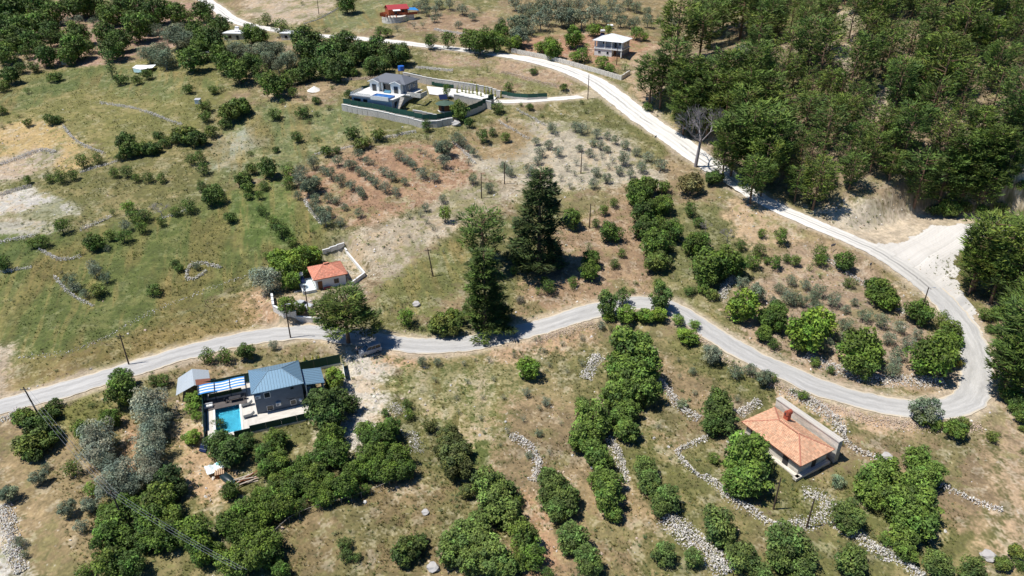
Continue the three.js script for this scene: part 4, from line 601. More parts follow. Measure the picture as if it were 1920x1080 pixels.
function onHouse(o, x, z, ry = 0, y = 0) { const v = houseFrame.localToWorld(new THREE.Vector3(x, 0, z)); o.position.set(v.x, houseFrame.position.y + y, v.z); o.rotation.y = houseFrame.rotation.y + ry; return o; }
{ // terrace slabs leave an opening for the pool
  const t = onHouse(thing('pool_terrace', 'pale paved terrace around the pool and the slate-blue house', 'terrace'), 0, 0);
  part('paving', [box(1.2, .7, 14.3, -7.6, -.25, -2.9), box(2.9, .7, 14.3, -1.32, -.249, -2.9), box(4.2, .7, 5.1, -4.87, -.251, -7.5), box(4.2, .7, .8, -4.87, -.252, 3.85), box(8.6, .7, 4.2, 4.4, -.248, 2.15), box(1, .7, 5, 9.2, -.253, -2.4)], M.paving, t);
  const p = onHouse(thing('swimming_pool', 'rectangular turquoise swimming pool beside the slate-blue house', 'swimming pool'), -4.87, -.75); // opening 4.2 x 8.4
  part('basin', [box(4.2, .1, 8.4, 0, -1.3, 0), box(.1, 1.35, 8.4, -2.05, -.6, 0), box(.1, 1.35, 8.4, 2.05, -.6, 0), box(4, 1.35, .1, 0, -.6, -4.15), box(4, 1.35, .1, 0, -.6, 4.15)], M.poolTile, p);
  const wm = new THREE.MeshPhysicalMaterial({ color: new THREE.Color(.75, .95, 1), roughness: .04, transmission: 1, thickness: .5, ior: 1.33, attenuationColor: new THREE.Color(.3, .85, .95), attenuationDistance: 3.2 });
  const wg = new THREE.BoxGeometry(3.98, 1.05, 8.18, 16, 1, 30); { const q = wg.attributes.position; for (let i = 0; i < q.count; i++) if (q.getY(i) > 0) q.setY(i, q.getY(i) + (fbm(q.getX(i) * 1.3, q.getZ(i) * 1.3) - .5) * .03); wg.computeVertexNormals(); } part('water', wg.translate(0, -.7, 0), wm, p);
  part('coping', [box(.32, .07, 8.9, -2.2, .14, 0), box(.32, .07, 8.9, 2.2, .14, 0), box(4.08, .07, .3, 0, .138, -4.3), box(4.08, .07, .3, 0, .138, 4.3)], M.coping, p);
  for (const [x, z, w] of [[-1.5, -3.1, 'nearer the striped awning'], [-1.35, .3, 'nearer the pool corner tree']]) {
    const l = onHouse(thing('sun_lounger', `dark grey poolside sun lounger ${w}`, 'sun lounger', 'poolside sun loungers'), x, z, .1, .1); part('seat', box(1.35, .1, .68, -.3, .36, 0), M.lounger, l); part('backrest', box(.75, .1, .68, .62, .58, 0, 0, 0, .65), M.lounger, l); for (const sx of [-.9, .3]) for (const sz of [-.28, .28]) part('leg', box(.06, .36, .06, sx, .18, sz), M.dark, l);
  }
  const a = onHouse(thing('striped_awning', 'blue and white striped awning over the terrace seating', 'awning'), -9.2, -6.2); for (let i = 0; i < 7; i++) { const P = [], n = 14; for (let k = 0; k < n; k++) { const y = (q) => 2.55 + .09 * Math.sin(q * Math.PI * 3 / n) + i * .012, x0 = k * 8 / n, x1 = (k + 1) * 8 / n, z0 = .2 - i * .4, z1 = z0 - .398; P.push(...quad([x0, y(k), z0], [x1, y(k + 1), z0], [x1, y(k + 1) + .012, z1], [x0, y(k) + .012, z1])); } part('stripe', tris(P), i % 2 ? M.whitePlain : mat([.05, .26, .62], .85), a); }
  for (const x of [.1, 2.7, 5.3, 7.9]) { part('post', box(.1, 2.5, .1, x, 1.25, .1), M.dark, a); part('post', box(.1, 2.5, .1, x, 1.25, -2.4), M.dark, a); part('rafter', box(.08, .1, 2.9, x, 2.76, -1.1), M.dark, a); }
  part('deck', box(7.6, .14, 3.2, 3.9, .12, .6), M.deck, a); part('hedge_box', box(5.6, .5, .5, 4.2, .4, -1.9), mat([.1, .13, .04], .9), a);
  const tb = onHouse(thing('terrace_table', 'dark table under the striped awning', 'table'), -3.4, -5.3, 0, .19); part('top', box(2, .07, .9, 0, .74, 0), M.dark, tb); for (const x of [-.9, .9]) for (const z of [-.38, .38]) part('leg', box(.07, .72, .07, x, .36, z), M.dark, tb);
  for (const [x, w] of [[-4.9, 'at the left end'], [-1.9, 'at the right end']]) { const c = onHouse(thing('terrace_chair', `dark terrace chair ${w} of the table under the awning`, 'chair', 'terrace chairs'), x, -5.3, x < -3 ? Math.PI / 2 : -Math.PI / 2, .19); part('seat', box(.5, .07, .5, 0, .44, 0), M.dark, c); part('backrest', box(.5, .5, .06, 0, .7, -.24), M.dark, c); for (const lx of [-.2, .2]) for (const lz of [-.2, .2]) part('leg', box(.05, .42, .05, lx, .21, lz), M.dark, c); }
  const s = onHouse(thing('terrace_sofa', 'pale sofa at the pool end of the striped awning', 'sofa'), -7.9, -4.9, 0, .19); part('base', box(1.5, .32, .7, 0, .22, 0), M.ltGrey, s); part('backrest', box(1.5, .42, .16, 0, .55, -.33), M.ltGrey, s); part('cushion', box(.66, .14, .55, -.36, .44, .04), M.white, s); part('cushion', box(.66, .14, .55, .36, .44, .04), M.white, s);
}
function fenceRun(name, label, pts, hgt, wallH, o2 = {}) {              // green mesh fence on a low wall, along plan points
  const o = thing(name, label, 'fence', o2.group); const p0 = pts[0]; o.position.set(p0[0], 0, -p0[1]);
  const wall = [], n = [];
  for (let i = 0; i < pts.length - 1; i++) {
    const a = pts[i], b = pts[i + 1], L = Math.hypot(b[0] - a[0], b[1] - a[1]), k = Math.max(1, Math.round(L / 2.6)), ang = Math.atan2(b[1] - a[1], b[0] - a[0]);
    for (let q = 0; q < k; q++) {
      const xa = mix(a[0], b[0], q / k), da = mix(a[1], b[1], q / k), xb = mix(a[0], b[0], (q + 1) / k), db = mix(a[1], b[1], (q + 1) / k), y = o2.level ?? Math.max(height((xa + xb) / 2, (da + db) / 2), -99), cx = (xa + xb) / 2 - p0[0], cz = -((da + db) / 2) + p0[1];
      if (wallH) wall.push(box(L / k + .02, wallH + (o2.foot || .8), .25, cx, y + wallH / 2 - (o2.foot || .8) / 2, cz, ang));
      if (hgt) { part('mesh_panel', box(L / k - .08, hgt, .05, cx, y + wallH + hgt / 2 + .03, cz, ang), M.greenMesh, o); part('post', box(.07, hgt + .1, .08, xa - p0[0], y + wallH + hgt / 2, -da + p0[1], ang), M.post, o); }
    }
  }
  if (wallH) part('low_wall', wall, o2.wallM || M.white, o); return o;
}
const hp = (x, z) => { const v = houseFrame.localToWorld(new THREE.Vector3(x, 0, z)); return [v.x, -v.z]; };
fenceRun('green_fence', 'dark green mesh fence on a white wall behind the pool house', [hp(-9, -10.4), hp(16.2, -10.4)], 1.9, .5);
fenceRun('green_fence', 'dark green mesh fence beside the pool', [hp(-8.7, 4.3), hp(-8.7, -10)], 1.7, .3);
fenceRun('green_fence', 'dark green mesh fence on a stone wall below the paved terrace', [hp(-4, 4.5), hp(8.8, 4.5)], 1.3, .4, { wallM: M.stone, foot: 1.6 });
fenceRun('green_fence', 'dark green mesh fence at the gravel yard gate', [hp(16.5, -9.6), hp(16.1, -4.8)], 1.6, .4);
{ // shed
  const o = thing('metal_shed', 'open shed with a bent white sheet-metal roof beside the pool', 'shed'), W = 5.4; frame(o, 338, 752, 386, 742);
  part('roof_sheet', tris([...quad([-.4, 1.6, .4], [2.9, 2.9, .2], [2.5, 3, -5.2], [-.2, 1.7, -5.0])]), M.zinc, o); part('roof_sheet', tris(quad([2.9, 2.9, .2], [5.6, 2.1, 0], [5.2, 2.2, -5], [2.5, 3, -5.2])), M.zinc, o);
  part('rust_patch', tris(quad([3.2, 2.83, .1], [5.65, 2.11, .02], [5.5, 2.15, -2.2], [3.05, 2.87, -1.6])).translate(0, .02, 0), M.rust, o); part('rust_patch', tris(quad([1.1, 2.24, -2.2], [1.7, 2.47, -2.2], [1.7, 2.5, -3.4], [1.1, 2.27, -3.4])).translate(0, .02, 0), paint([196, 168, 160], .2), o);
  for (const [x, h] of [[0, 1.7], [5.1, 2.2]]) for (const z of [0, -4.8]) part('post', box(.12, h + .4, .12, x, h / 2 - .2, z), M.wood, o); part('back_wall', box(5, 1.7, .1, 2.5, .8, -4.7), M.rust, o);
}
{ // stone house with clay tiles
  const o = thing('stone_house', 'stone cottage with an orange clay-tiled hip roof below the hairpin', 'house'); const L = frame(o, 1397, 815, 1481, 880), W = 11.2, Dp = 6.6, H = 2.6;
  const st = part('wall', box(W, H + .4, Dp, W / 2, H / 2 - .2, -Dp / 2), M.stone, o); const h = hipRoof(W, Dp, H + .02, 1.75, 4.2, .65); part('roof_deck', tris([...h.front, ...h.right, ...h.back, ...h.left, ...h.fascia]), M.oldTerracotta, o);
  const tm = mat([.6, .36, .225], .85); ['front', 'right', 'back', 'left'].forEach((s, i) => tiled(o, h.pts, s, tm, 31 + i)); part('ridge_cap', [bar(h.pts.A, h.pts.E, .14), bar(h.pts.B, h.pts.F, .14), bar(h.pts.C, h.pts.F, .14), bar(h.pts.D, h.pts.E, .14), bar(h.pts.E, h.pts.F, .15)], M.ridge, o);
  for (const x of [1.6, 4.4, 8.6]) { const d = part('doorway', box(1.1, 2, .1, x, 1, .01), M.dark, o); part('lintel', box(1.5, .18, .2, x, 2.1, .04), M.wood, d); }
  { const d = part('doorway', box(.1, 1.9, 1, W + .01, .95, -3.6), M.dark, o); part('lintel', box(.2, .18, 1.4, W + .04, 2, -3.6), M.wood, d); }
  part('plinth', [box(W + 1.2, .5, .7, W / 2, -.1, .35), box(.7, .5, Dp + 1.4, W + .35, -.1, -Dp / 2 + .3)], M.stone, o); part('chimney', [box(.9, 1.5, .8, 3.4, 4.4, -5.4), new THREE.CylinderGeometry(.55, .55, 1, 12, 1, false, 0, Math.PI).rotateX(Math.PI / 2).translate(3.4, 5.1, -5.4)], M.brick, o); part('chimney_opening', box(.5, .45, .1, 3.4, 4.75, -4.98), M.dark, o); part('roof_vent', box(.34, .26, .34, W - 1.3, 3.12, -2.2), M.dark, o);
  const w = thing('stone_retaining_wall', 'thick pale stone retaining wall behind the stone cottage', 'wall'); w.position.copy(o.position); w.rotation.y = o.rotation.y; part('wall_body', [box(13, 4.8, 1, 5.4, 1.4, -8.4)], M.stone, w); part('coping', box(13.2, .2, 1.2, 5.4, 3.9, -8.4), M.concrete, w);
}
{ // white cottage
  const o = thing('white_cottage', 'small white cottage with a terracotta hip roof above the lower road', 'house'), W = 6.6, Dp = 6, H = 2.7; frame(o, 594, 544, 647, 533);
  part('wall', box(W, H + .4, Dp, W / 2, H / 2 - .2, -Dp / 2), M.white, o); const h = hipRoof(W, Dp, H + .02, 1.7, 1.4, .45); part('roof_deck', tris([...h.front, ...h.right, ...h.back, ...h.left, ...h.fascia]), M.oldTerracotta, o); const tm = mat([.62, .26, .17], .85); ['front', 'right', 'back', 'left'].forEach((s, i) => tiled(o, h.pts, s, tm, 41 + i)); part('ridge_cap', [bar(h.pts.A, h.pts.E, .13), bar(h.pts.B, h.pts.F, .13), bar(h.pts.C, h.pts.F, .13), bar(h.pts.D, h.pts.E, .13), bar(h.pts.E, h.pts.F, .14)], M.ridge, o);
  windowIn(o, 4.5, 1.3, .03, .95, 1, M.wood); part('door', box(.95, 2, .1, .9, 1, .01), M.wood, o); part('bench', [box(1.7, .08, .5, 2.3, .45, .5), box(.1, .45, .4, 1.6, .22, .5), box(.1, .45, .4, 3, .22, .5)], M.redRoof, o);
  part('side_terrace', box(2.9, .3, 7, -1.6, .1, -2.6), mat([.66, .76, .82], .6), o); part('terrace_wall', [box(.2, .9, 7, -3, .5, -2.6), box(2.8, .6, .2, -1.6, .4, .8)], M.white, o); part('step', box(1.6, .3, .6, -3.9, 0, -1), M.concrete, o);
  const tk = part('water_tank', new THREE.CylinderGeometry(.5, .5, 1.3, 14).rotateZ(Math.PI / 2).translate(-2.4, 1.9, -5.6), M.whitePlain, o); part('tank_stand', [box(1.4, .1, .9, -2.4, 1.3, -5.6), box(.1, 1.3, .8, -2.9, .7, -5.6), box(.1, 1.3, .8, -1.9, .7, -5.6)], M.midGrey, tk); part('collector', box(1.3, .07, 1.6, -2.4, .95, -4.3, 0, .6), M.solar, o);
}
function wallRun(name, label, px, hgt, thick, m, opt = {}) {            // masonry wall through photo points, its coping a part
  const pts = Array.isArray(px) ? px : plan(px), o = thing(name, label, 'wall', opt.group), p0 = pts[0]; o.position.set(p0[0], 0, -p0[1]); const body = [], cap = [];
  for (let i = 0; i < pts.length - 1; i++) { const a = pts[i], b = pts[i + 1], L = Math.hypot(b[0] - a[0], b[1] - a[1]), k = Math.max(1, Math.ceil(L / 2)), ang = Math.atan2(b[1] - a[1], b[0] - a[0]); for (let q = 0; q < k; q++) { const f = (q + .5) / k, x = mix(a[0], b[0], f), d = mix(a[1], b[1], f), y = opt.level ?? height(x, d), ft = opt.foot || .8; body.push(box(L / k + thick * .5, hgt + ft, thick, x - p0[0], y + hgt / 2 - ft / 2, -d + p0[1], ang)); if (opt.cap) cap.push(box(L / k + thick * .6, .1, thick + .12, x - p0[0], y + hgt + .05, -d + p0[1], ang)); } }
  part('wall_body', body, m, o); if (opt.cap) part('coping', cap, opt.cap, o); return o;
}
wallRun('yard_wall', 'white masonry wall around the paved yard behind the cottage', '606,476 645,460 684,518 660,536', .9, .25, M.white, { cap: M.whitePlain });
wallRun('yard_wall', 'low white stone wall between the cottage yard and the road', '511,560 514,582 533,594 556,597 602,606', 1.2, .35, paint([214, 208, 198], .25), { cap: M.whitePlain });
// villa
{
  const base = spot(692, 206), o = thing('villa', 'white and grey villa with a dark roof and a terrace pool', 'villa'); const a = spot(661, 200), b = spot(746, 216); const yaw = Math.atan2(b[1] - a[1], b[0] - a[0]); o.position.set(a[0], 0, -a[1]); o.rotation.y = yaw; const Y = height(a[0], a[1]) + .5; o.position.y = Y;
  // local: x along the front, -z to the back; lower storey 3.2 m, terrace on it
  part('lower_storey', [box(15, 3.4, 7, 7.6, 1.4, -3.5), box(6, 3.4, 14, 12.3, 1.4, -10)], M.ltGrey, o); part('terrace_slab', [box(16, .3, 7.6, 7.6, 3.2, -3.5), box(18, .3, 8, 8.4, 3.19, -11.2)], M.coping, o); part('slab_edge', box(16.04, .36, .12, 7.6, 3.2, .36), M.midGrey, o);
  for (const [x, w] of [[2.2, 2.6], [5.2, 1.6]]) windowIn(o, x, 1.3, .03, w, 2.3, M.midGrey, 0, 'lower_door'); part('garage_opening', box(.1, 2.2, 3, 15.12, 1.1, -3), M.dark, o);
  const pool = part('pool_wall', [box(6.6, 1.2, .2, 11, 3.4, .55), box(6.6, .3, 3.4, 11, 2.98, -1.2)], M.white, o); part('pool_basin', [box(6.2, .3, 3.2, 11, 3.32, -1.3)], M.poolBlue, o); part('pool_water', box(6.2, .12, 3.2, 11, 3.6, -1.3), mat([.06, .2, .5], .06), o); part('pool_curb', [box(6.8, .5, .2, 11, 3.6, -3), box(.2, .5, 3.6, 7.7, 3.6, -1.3), box(.2, .5, 3.6, 14.3, 3.6, -1.3)], M.poolBlue, o);
  const gable = (x, w, z0, depth, hh, roofM) => { part('wall_block', box(w, hh, depth, x, 3.34 + hh / 2, z0 - depth / 2), M.white, o); const ov = .45, y = 3.34 + hh, r = w * .24, A = [x - w / 2 - ov, y, z0 + ov], B = [x + w / 2 + ov, y, z0 + ov], E = [x, y + r, z0 + ov], A2 = [A[0], y, z0 - depth], B2 = [B[0], y, z0 - depth], E2 = [x, y + r, z0 - depth]; const rf = part('gable_roof', tris([...quad(A, E, E2, A2), ...quad(E, B, B2, E2)]), roofM, o); part('gable_wall', tris([[x - w / 2, y, z0], [x + w / 2, y, z0], [x, y + r * .85, z0]]), M.white, o); part('verge_trim', [bar(A, E, .11), bar(E, B, .11)], M.whitePlain, rf); const d = windowIn(o, x, 4.5, z0 + .03, w * .45, 2.1, M.midGrey, 0, 'glazed_door'); return rf; };
  gable(4.2, 3.4, -7, 4, 3, M.greyRoof); gable(12.4, 3.4, -7, 4, 3, M.greyRoof);
  part('main_wall', box(13.2, 3, 7, 8.6, 4.84, -12.2), M.midGrey, o); windowIn(o, 8.3, 4.7, -8.65, 3.4, 2, M.white, 0, 'terrace_window'); for (const x of [6.6, 10.1]) part('column', box(.45, 3, .45, x, 4.84, -8), M.white, o);
  { const h = hipRoof(13.2, 8, 6.35, 1.9, 6, .5); part('main_roof', tris([...h.front, ...h.right, ...h.back, ...h.left, ...h.fascia]).translate(2, 0, -8), M.greyRoof, o); }
  for (const z of [-10.5, -13.2]) windowIn(o, 15.24, 5, z, 1.2, 1.2, M.white, Math.PI / 2); part('balustrade', [box(.06, .9, 6.8, -.2, 3.8, -3.5), box(7.6, .9, .06, 3.6, 3.8, .2)], mat([.5, .55, .58], .2, { transparent: true, opacity: .35 }), o);
  part('outdoor_stair', Array.from({ length: 9 }, (_, i) => box(1.6, .34, .42, 16.4, 3 - i * .35, -4 + i * .42)), M.concrete, o); part('planter', [box(5, 1.4, .25, 18.6, 3.4, -7.6), box(.25, 1.4, 4, 21, 3.4, -9.6)], M.stone, o);
  part('blue_sofa', [box(2.4, .4, .8, 9.3, 3.6, -6.6), box(2.4, .4, .2, 9.3, 3.95, -7)], mat([.12, .3, .42], .8), o);
}
wallRun('villa_wall', 'long grey stone retaining wall around the front of the villa', '643,207 700,218 750,229 793,240 820,239 848,233', 2, .5, M.concrete, { foot: 1.6, cap: M.coping });
fenceRun('green_fence', 'green mesh fence along the front wall of the villa', plan('645,203 700,213 750,224 793,234 820,234 848,228 878,218 905,206 926,195'), 1.6, 1.6, { wallM: M.concrete });
wallRun('villa_wall', 'grey stone wall above the villa drive', '757,148 800,158 840,164 880,170 915,176 938,184', 2.3, .4, M.concrete, { cap: M.coping });
wallRun('villa_wall', 'pale stone wall between the drive and the villa garden', '852,190 870,194 895,199 921,205', 2.4, .4, M.concrete, { cap: M.whitePlain });
wallRun('villa_wall', 'low pale stone wall inside the villa garden', '775,216 800,221 822,225 842,228', 1.6, .35, M.concrete, { cap: M.whitePlain });
fenceRun('green_fence', 'green fence on top of the slope behind the villa', plan('770,142 790,147 800,158 830,164 870,168'), 1.2, 0);
fenceRun('green_fence', 'green fence panel behind the roof of the villa', plan('735,157 772,151'), 1.8, 0);
fenceRun('green_fence', 'green fence to the left of the villa roof', plan('679,175 706,168'), 1.6, .6, { wallM: M.stone });
fenceRun('green_fence', 'green fence beside the villa drive gate', plan('940,181 962,186 990,188 1026,186'), 1.2, .8, { wallM: M.concrete });
{
  const P = [], poly = plan('800,163 850,168 900,174 932,183 924,192 880,185 850,184 805,178'); const sh = new THREE.Shape(poly.map(([x, d]) => new THREE.Vector2(x, d))), g = new THREE.ShapeGeometry(sh); const q = g.attributes.position; for (let i = 0; i < q.count; i++) { const x = q.getX(i), d = q.getY(i); q.setXYZ(i, x, height(x, d) + .3, -d); } g.computeVertexNormals(); const c = struct('villa_forecourt', g, M.coping);
  const k = thing('garden_kiosk', 'brown garden kiosk with a dark green eight-sided roof at the villa', 'kiosk'); const s = spot(835, 207); k.position.set(s[0], s[2], -s[1]); part('wall', new THREE.CylinderGeometry(2.1, 2.1, 2.3, 8).translate(0, 1.1, 0), M.wood, k); part('roof', new THREE.ConeGeometry(3.2, 1, 8).translate(0, 2.75, 0), M.greenRoof, k); part('door', box(1, 1.9, .1, -.5, 1, 2), M.dark, k); part('plinth', new THREE.CylinderGeometry(2.5, 2.5, .3, 8).translate(0, 0, 0), M.coping, k);
  const sp = thing('solar_collector_stand', 'dark solar panel beside the garden tree of the villa', 'solar panel'); const s2 = spot(831, 190); sp.position.set(s2[0], s2[2], -s2[1]); part('panel', box(2.6, .08, 2.2, 0, 1.4, 0, .3, .6), M.solar, sp); part('frame', [bar([-1, -.1, -.6], [-1, 1.7, -.6], .05), bar([1, -.1, -.6], [1, 1.7, -.6], .05)], M.steel, sp);
  const t = spot(838, 184); plantAt('oak', t[0], t[1], 3.8, 'clipped round tree on a bare trunk in the villa garden', { wpx: 20, tall: 1.5, name: 'garden_tree' });
  const bt = thing('blue_tank', 'blue plastic water tank on a stand above the villa', 'water tank'); const s3 = spot(753, 142); bt.position.set(s3[0], s3[2], -s3[1]); part('tank', new THREE.CylinderGeometry(1.1, 1.1, 1.5, 16).translate(0, 2.6, 0), mat([.03, .16, .6], .5), bt); part('stand', [box(2, .12, 2, 0, 1.8, 0), ...[-.8, .8].flatMap((x) => [-.8, .8].map((z) => box(.12, 1.9, .12, x, .9, z)))], M.rust, bt);
}
{ // white house with columns
  const o = thing('column_house', 'white two-storey house with a white hip roof and front columns', 'house'), W = 10.6, Dp = 8.6; frame(o, 1114, 103, 1165, 110);
  part('lower_wall', box(6.8, 2.6, Dp, 3.4, 1.1, -Dp / 2), M.white, o); part('lower_wall', box(3.6, 2.6, Dp - 2.4, 8.7, 1.1, -Dp / 2 - 1.2), M.midGrey, o); part('balcony_slab', box(W + .5, .25, Dp + .5, W / 2, 2.45, -Dp / 2), M.coping, o); part('upper_wall', box(W - .4, 2.8, Dp - 2, W / 2, 3.95, -Dp / 2 - 1), M.ltGrey, o);
  const h = hipRoof(W, Dp, 5.4, 1.9, 1.2, .7); const rf = part('roof', tris([...h.front, ...h.right, ...h.back, ...h.left, ...h.fascia]), M.whiteRoof, o); part('hip_cap', [bar(h.pts.B, h.pts.F, .1), bar(h.pts.A, h.pts.E, .1)], M.ltGrey, rf);
  for (const x of [.2, 4, 6.6, 10.4]) part('column', box(.4, x > 10 ? 5.3 : 2.8, .4, x, x > 10 ? 2.65 : 3.95, -.1), M.white, o); part('parapet', [box(3.4, .6, .12, 2.1, 2.85, -.05), box(2.2, .6, .12, 5.3, 2.85, -.05), box(3.4, .6, .12, 8.5, 2.85, -.05)], M.ltGrey, o);
  for (const [x, w] of [[3, 1.1], [5.9, .9], [9.3, 1.2]]) windowIn(o, x, 4.3, -1.97, w, 1.1, M.whitePlain); part('door', box(.8, 2.1, .1, 7.4, 3.6, -1.98), M.dark, o); windowIn(o, 2, 1.3, .03, 1, .7, M.ltGrey); windowIn(o, 5.2, 1.2, .03, .8, 1, M.ltGrey); part('lower_door', box(.9, 2, .1, 7.3, .9, -2.36), M.wood, o); for (const z of [-3.4, -6.6]) windowIn(o, W - .17, 4.2, z, 1, 1, M.wood, Math.PI / 2);
  const w = thing('solar_water_heater', 'solar water heater with a white tank behind the white house', 'water heater'); const s = spot(1129, 76); w.position.set(s[0], s[2], -s[1]); part('tank', new THREE.CylinderGeometry(.5, .5, 1.6, 14).rotateZ(Math.PI / 2).translate(0, 3.6, 0), M.whitePlain, w); part('collector', box(1.7, .1, 2, 0, 2.2, .5, 0, .7), M.solar, w); part('stand', [bar([-.7, -.2, 0], [-.7, 3.3, 0], .06), bar([.7, -.2, 0], [.7, 3.3, 0], .06)], M.steel, w);
  wallRun('stone_terrace_wall', 'grey stone wall of the white house above the gravel road', '960,98 1010,108 1060,120 1110,134 1165,150 1180,140', 1.5, .5, M.stone);
  const hut = thing('white_hut', 'tiny white hut in the grove behind the white house', 'hut'); const s4 = spot(1144, 54); hut.position.set(s4[0], s4[2], -s4[1]); part('wall', box(1.8, 1.4, 1.6, 0, .7, 0), M.white, hut); part('roof', box(2.2, .12, 2, 0, 1.46, 0, 0, .1), M.whiteRoof, hut);
}
{ // cabin
  const o = thing('red_cabin', 'wooden cabin with a red roof and an orange deck railing', 'cabin'), W = 8.4; frame(o, 729, 40, 770, 37); const H = 2.5, y = 2;
  part('stone_base', [new THREE.CylinderGeometry(5, 5.2, 3.6, 20, 1, false, Math.PI, Math.PI).rotateY(Math.PI / 2).translate(2, .4, .6), box(10, 3.6, 8, 6, .4, -3.4)], M.stone, o); part('wall', box(W, H, 5, 4.6, y + H / 2 + .2, -3), M.cabin, o);
  part('roof', tris([...quad([0, y + 2.5, .4], [9.2, y + 2.5, .4], [9.2, y + 4, -3], [0, y + 4, -3]), ...quad([0, y + 4, -3], [9.2, y + 4, -3], [9.2, y + 2.5, -6.2], [0, y + 2.5, -6.2])]), M.redRoof, o); part('porch_awning', tris(quad([1.8, y + 2.1, 1.6], [5, y + 2.1, 1.6], [5, y + 2.55, .2], [1.8, y + 2.55, .2])), M.whiteRoof, o); part('blue_canopy', tris([...quad([8.2, y + 2.2, 1.4], [13, y + 1.7, 1.4], [12.4, y + 2.5, -2], [8.6, y + 2.6, -2])]), M.blueTarp, o);
  for (let i = 0; i < 12; i++) { const t = Math.PI * (.02 + i / 11 * .92), p = [2 - Math.sin(t) * 4.9, y + .2, .6 + -Math.cos(t) * -4.9]; part('railing_panel', box(1.35, 1.05, .08, p[0], y + .75, p[2], Math.atan2(-Math.cos(t), -Math.sin(t)) + Math.PI / 2 + Math.PI / 2), M.cabin, o); }
  part('front_railing', box(8, 1, .08, 8.4, y + .7, 1), M.cabin, o); part('canopy_post', [bar([8.5, y, 1.3], [8.5, y + 2.2, 1.3], .07), bar([12.8, y, 1.3], [12.8, y + 1.7, 1.3], .07)], M.wood, o); windowIn(o, 6.6, y + 1.5, -.47, 1.1, 1, M.wood); part('door', box(1, 2, .1, 3.4, y + 1.2, -.47), M.dark, o);
}
{ // farm buildings under flat roofs
  const f = (name, label, uA, vA, uB, vB, d, h, extra) => { const o = thing(name, label, 'farmhouse'); const W = frame(o, uA, vA, uB, vB); part('wall', box(W - .6, h + .6, d - .6, W / 2, h / 2 - .3, -d / 2), M.stone, o); part('roof_slab', box(W, .3, d, W / 2, h + .15, -d / 2), M.whiteRoof, o); windowIn(o, W * .3, h * .55, -.27, 1.1, 1, M.wood); part('door', box(1, 2, .1, W * .6, 1, -.27), M.dark, o); if (extra) { part('solar_collector', box(1.8, .1, 2, W * .45, h + 1.1, -d * .5, 0, .7), M.solar, o); part('tank', new THREE.CylinderGeometry(.4, .4, 1.5, 12).rotateZ(Math.PI / 2).translate(W * .45, h + 1.9, -d * .6), M.whitePlain, o); } return o; };
  f('flat_roof_house', 'low farmhouse with a bright white flat roof among dark trees', 418, 76, 464, 74, 7.5, 2.6, true); f('flat_roof_house', 'small white flat-roofed building half hidden by trees near the road', 526, 76, 562, 75, 6, 2.6); 
  const o = thing('white_canopy', 'white fabric canopy stretched on poles over the upper meadow', 'canopy'); const W = frame(o, 250, 137, 284, 136); part('canvas', tris([...quad([0, 1.9, 0], [3.5, 1.5, .6], [4, 2.2, -4], [-.6, 2.2, -3.6]), ...quad([3.5, 1.5, .6], [7.8, 2, -.6], [7, 2.4, -4.4], [4, 2.2, -4])]), M.canvas, o); for (const [x, z] of [[0, 0], [7.6, -.6], [6.9, -4.3], [-.5, -3.5]]) part('pole', bar([x, -.2, z], [x, 2.2, z], .05), M.wood, o); part('blue_net', tris(quad([1, .5, .9], [4.2, .5, 1.2], [3.8, 1.45, .5], [.4, 1.7, .2])), mat([.3, .45, .46], .9), o);
  const b = thing('beehive_box', 'small whitish hut on the edge of the upper meadow', 'hut'); const s = spot(372, 194); b.position.set(s[0], s[2], -s[1]); part('body', box(1.7, 1.4, 1.4, 0, .7, 0), M.white, b); part('lid', box(1.9, .12, 1.6, 0, 1.45, 0, 0, .15), M.ltGrey, b);
  const r = thing('ruined_hut', 'grey ruined stone hut at the far rim of the meadow', 'hut'); const s5 = spot(121, 121); r.position.set(s5[0], s5[2], -s5[1]); part('wall', [box(1.8, 1.4, .3, 0, .6, 0), box(.3, 1.9, 1.5, -.8, .8, -.8), box(.3, 1, 1.5, .8, .4, -.8)], M.stone, r);
  const sh = thing('blue_shed_roof', 'small bluish sheet roof under the dark trees', 'shed'); const s6 = spot(392, 106); sh.position.set(s6[0], s6[2], -s6[1]); part('roof', box(3, .1, 2.4, 0, 1.9, 0, 0, .2), M.zinc, sh); for (const x of [-1.3, 1.3]) for (const z of [-1, 1]) part('post', bar([x, -.2, z], [x, 1.9, z], .05), M.wood, sh);
}
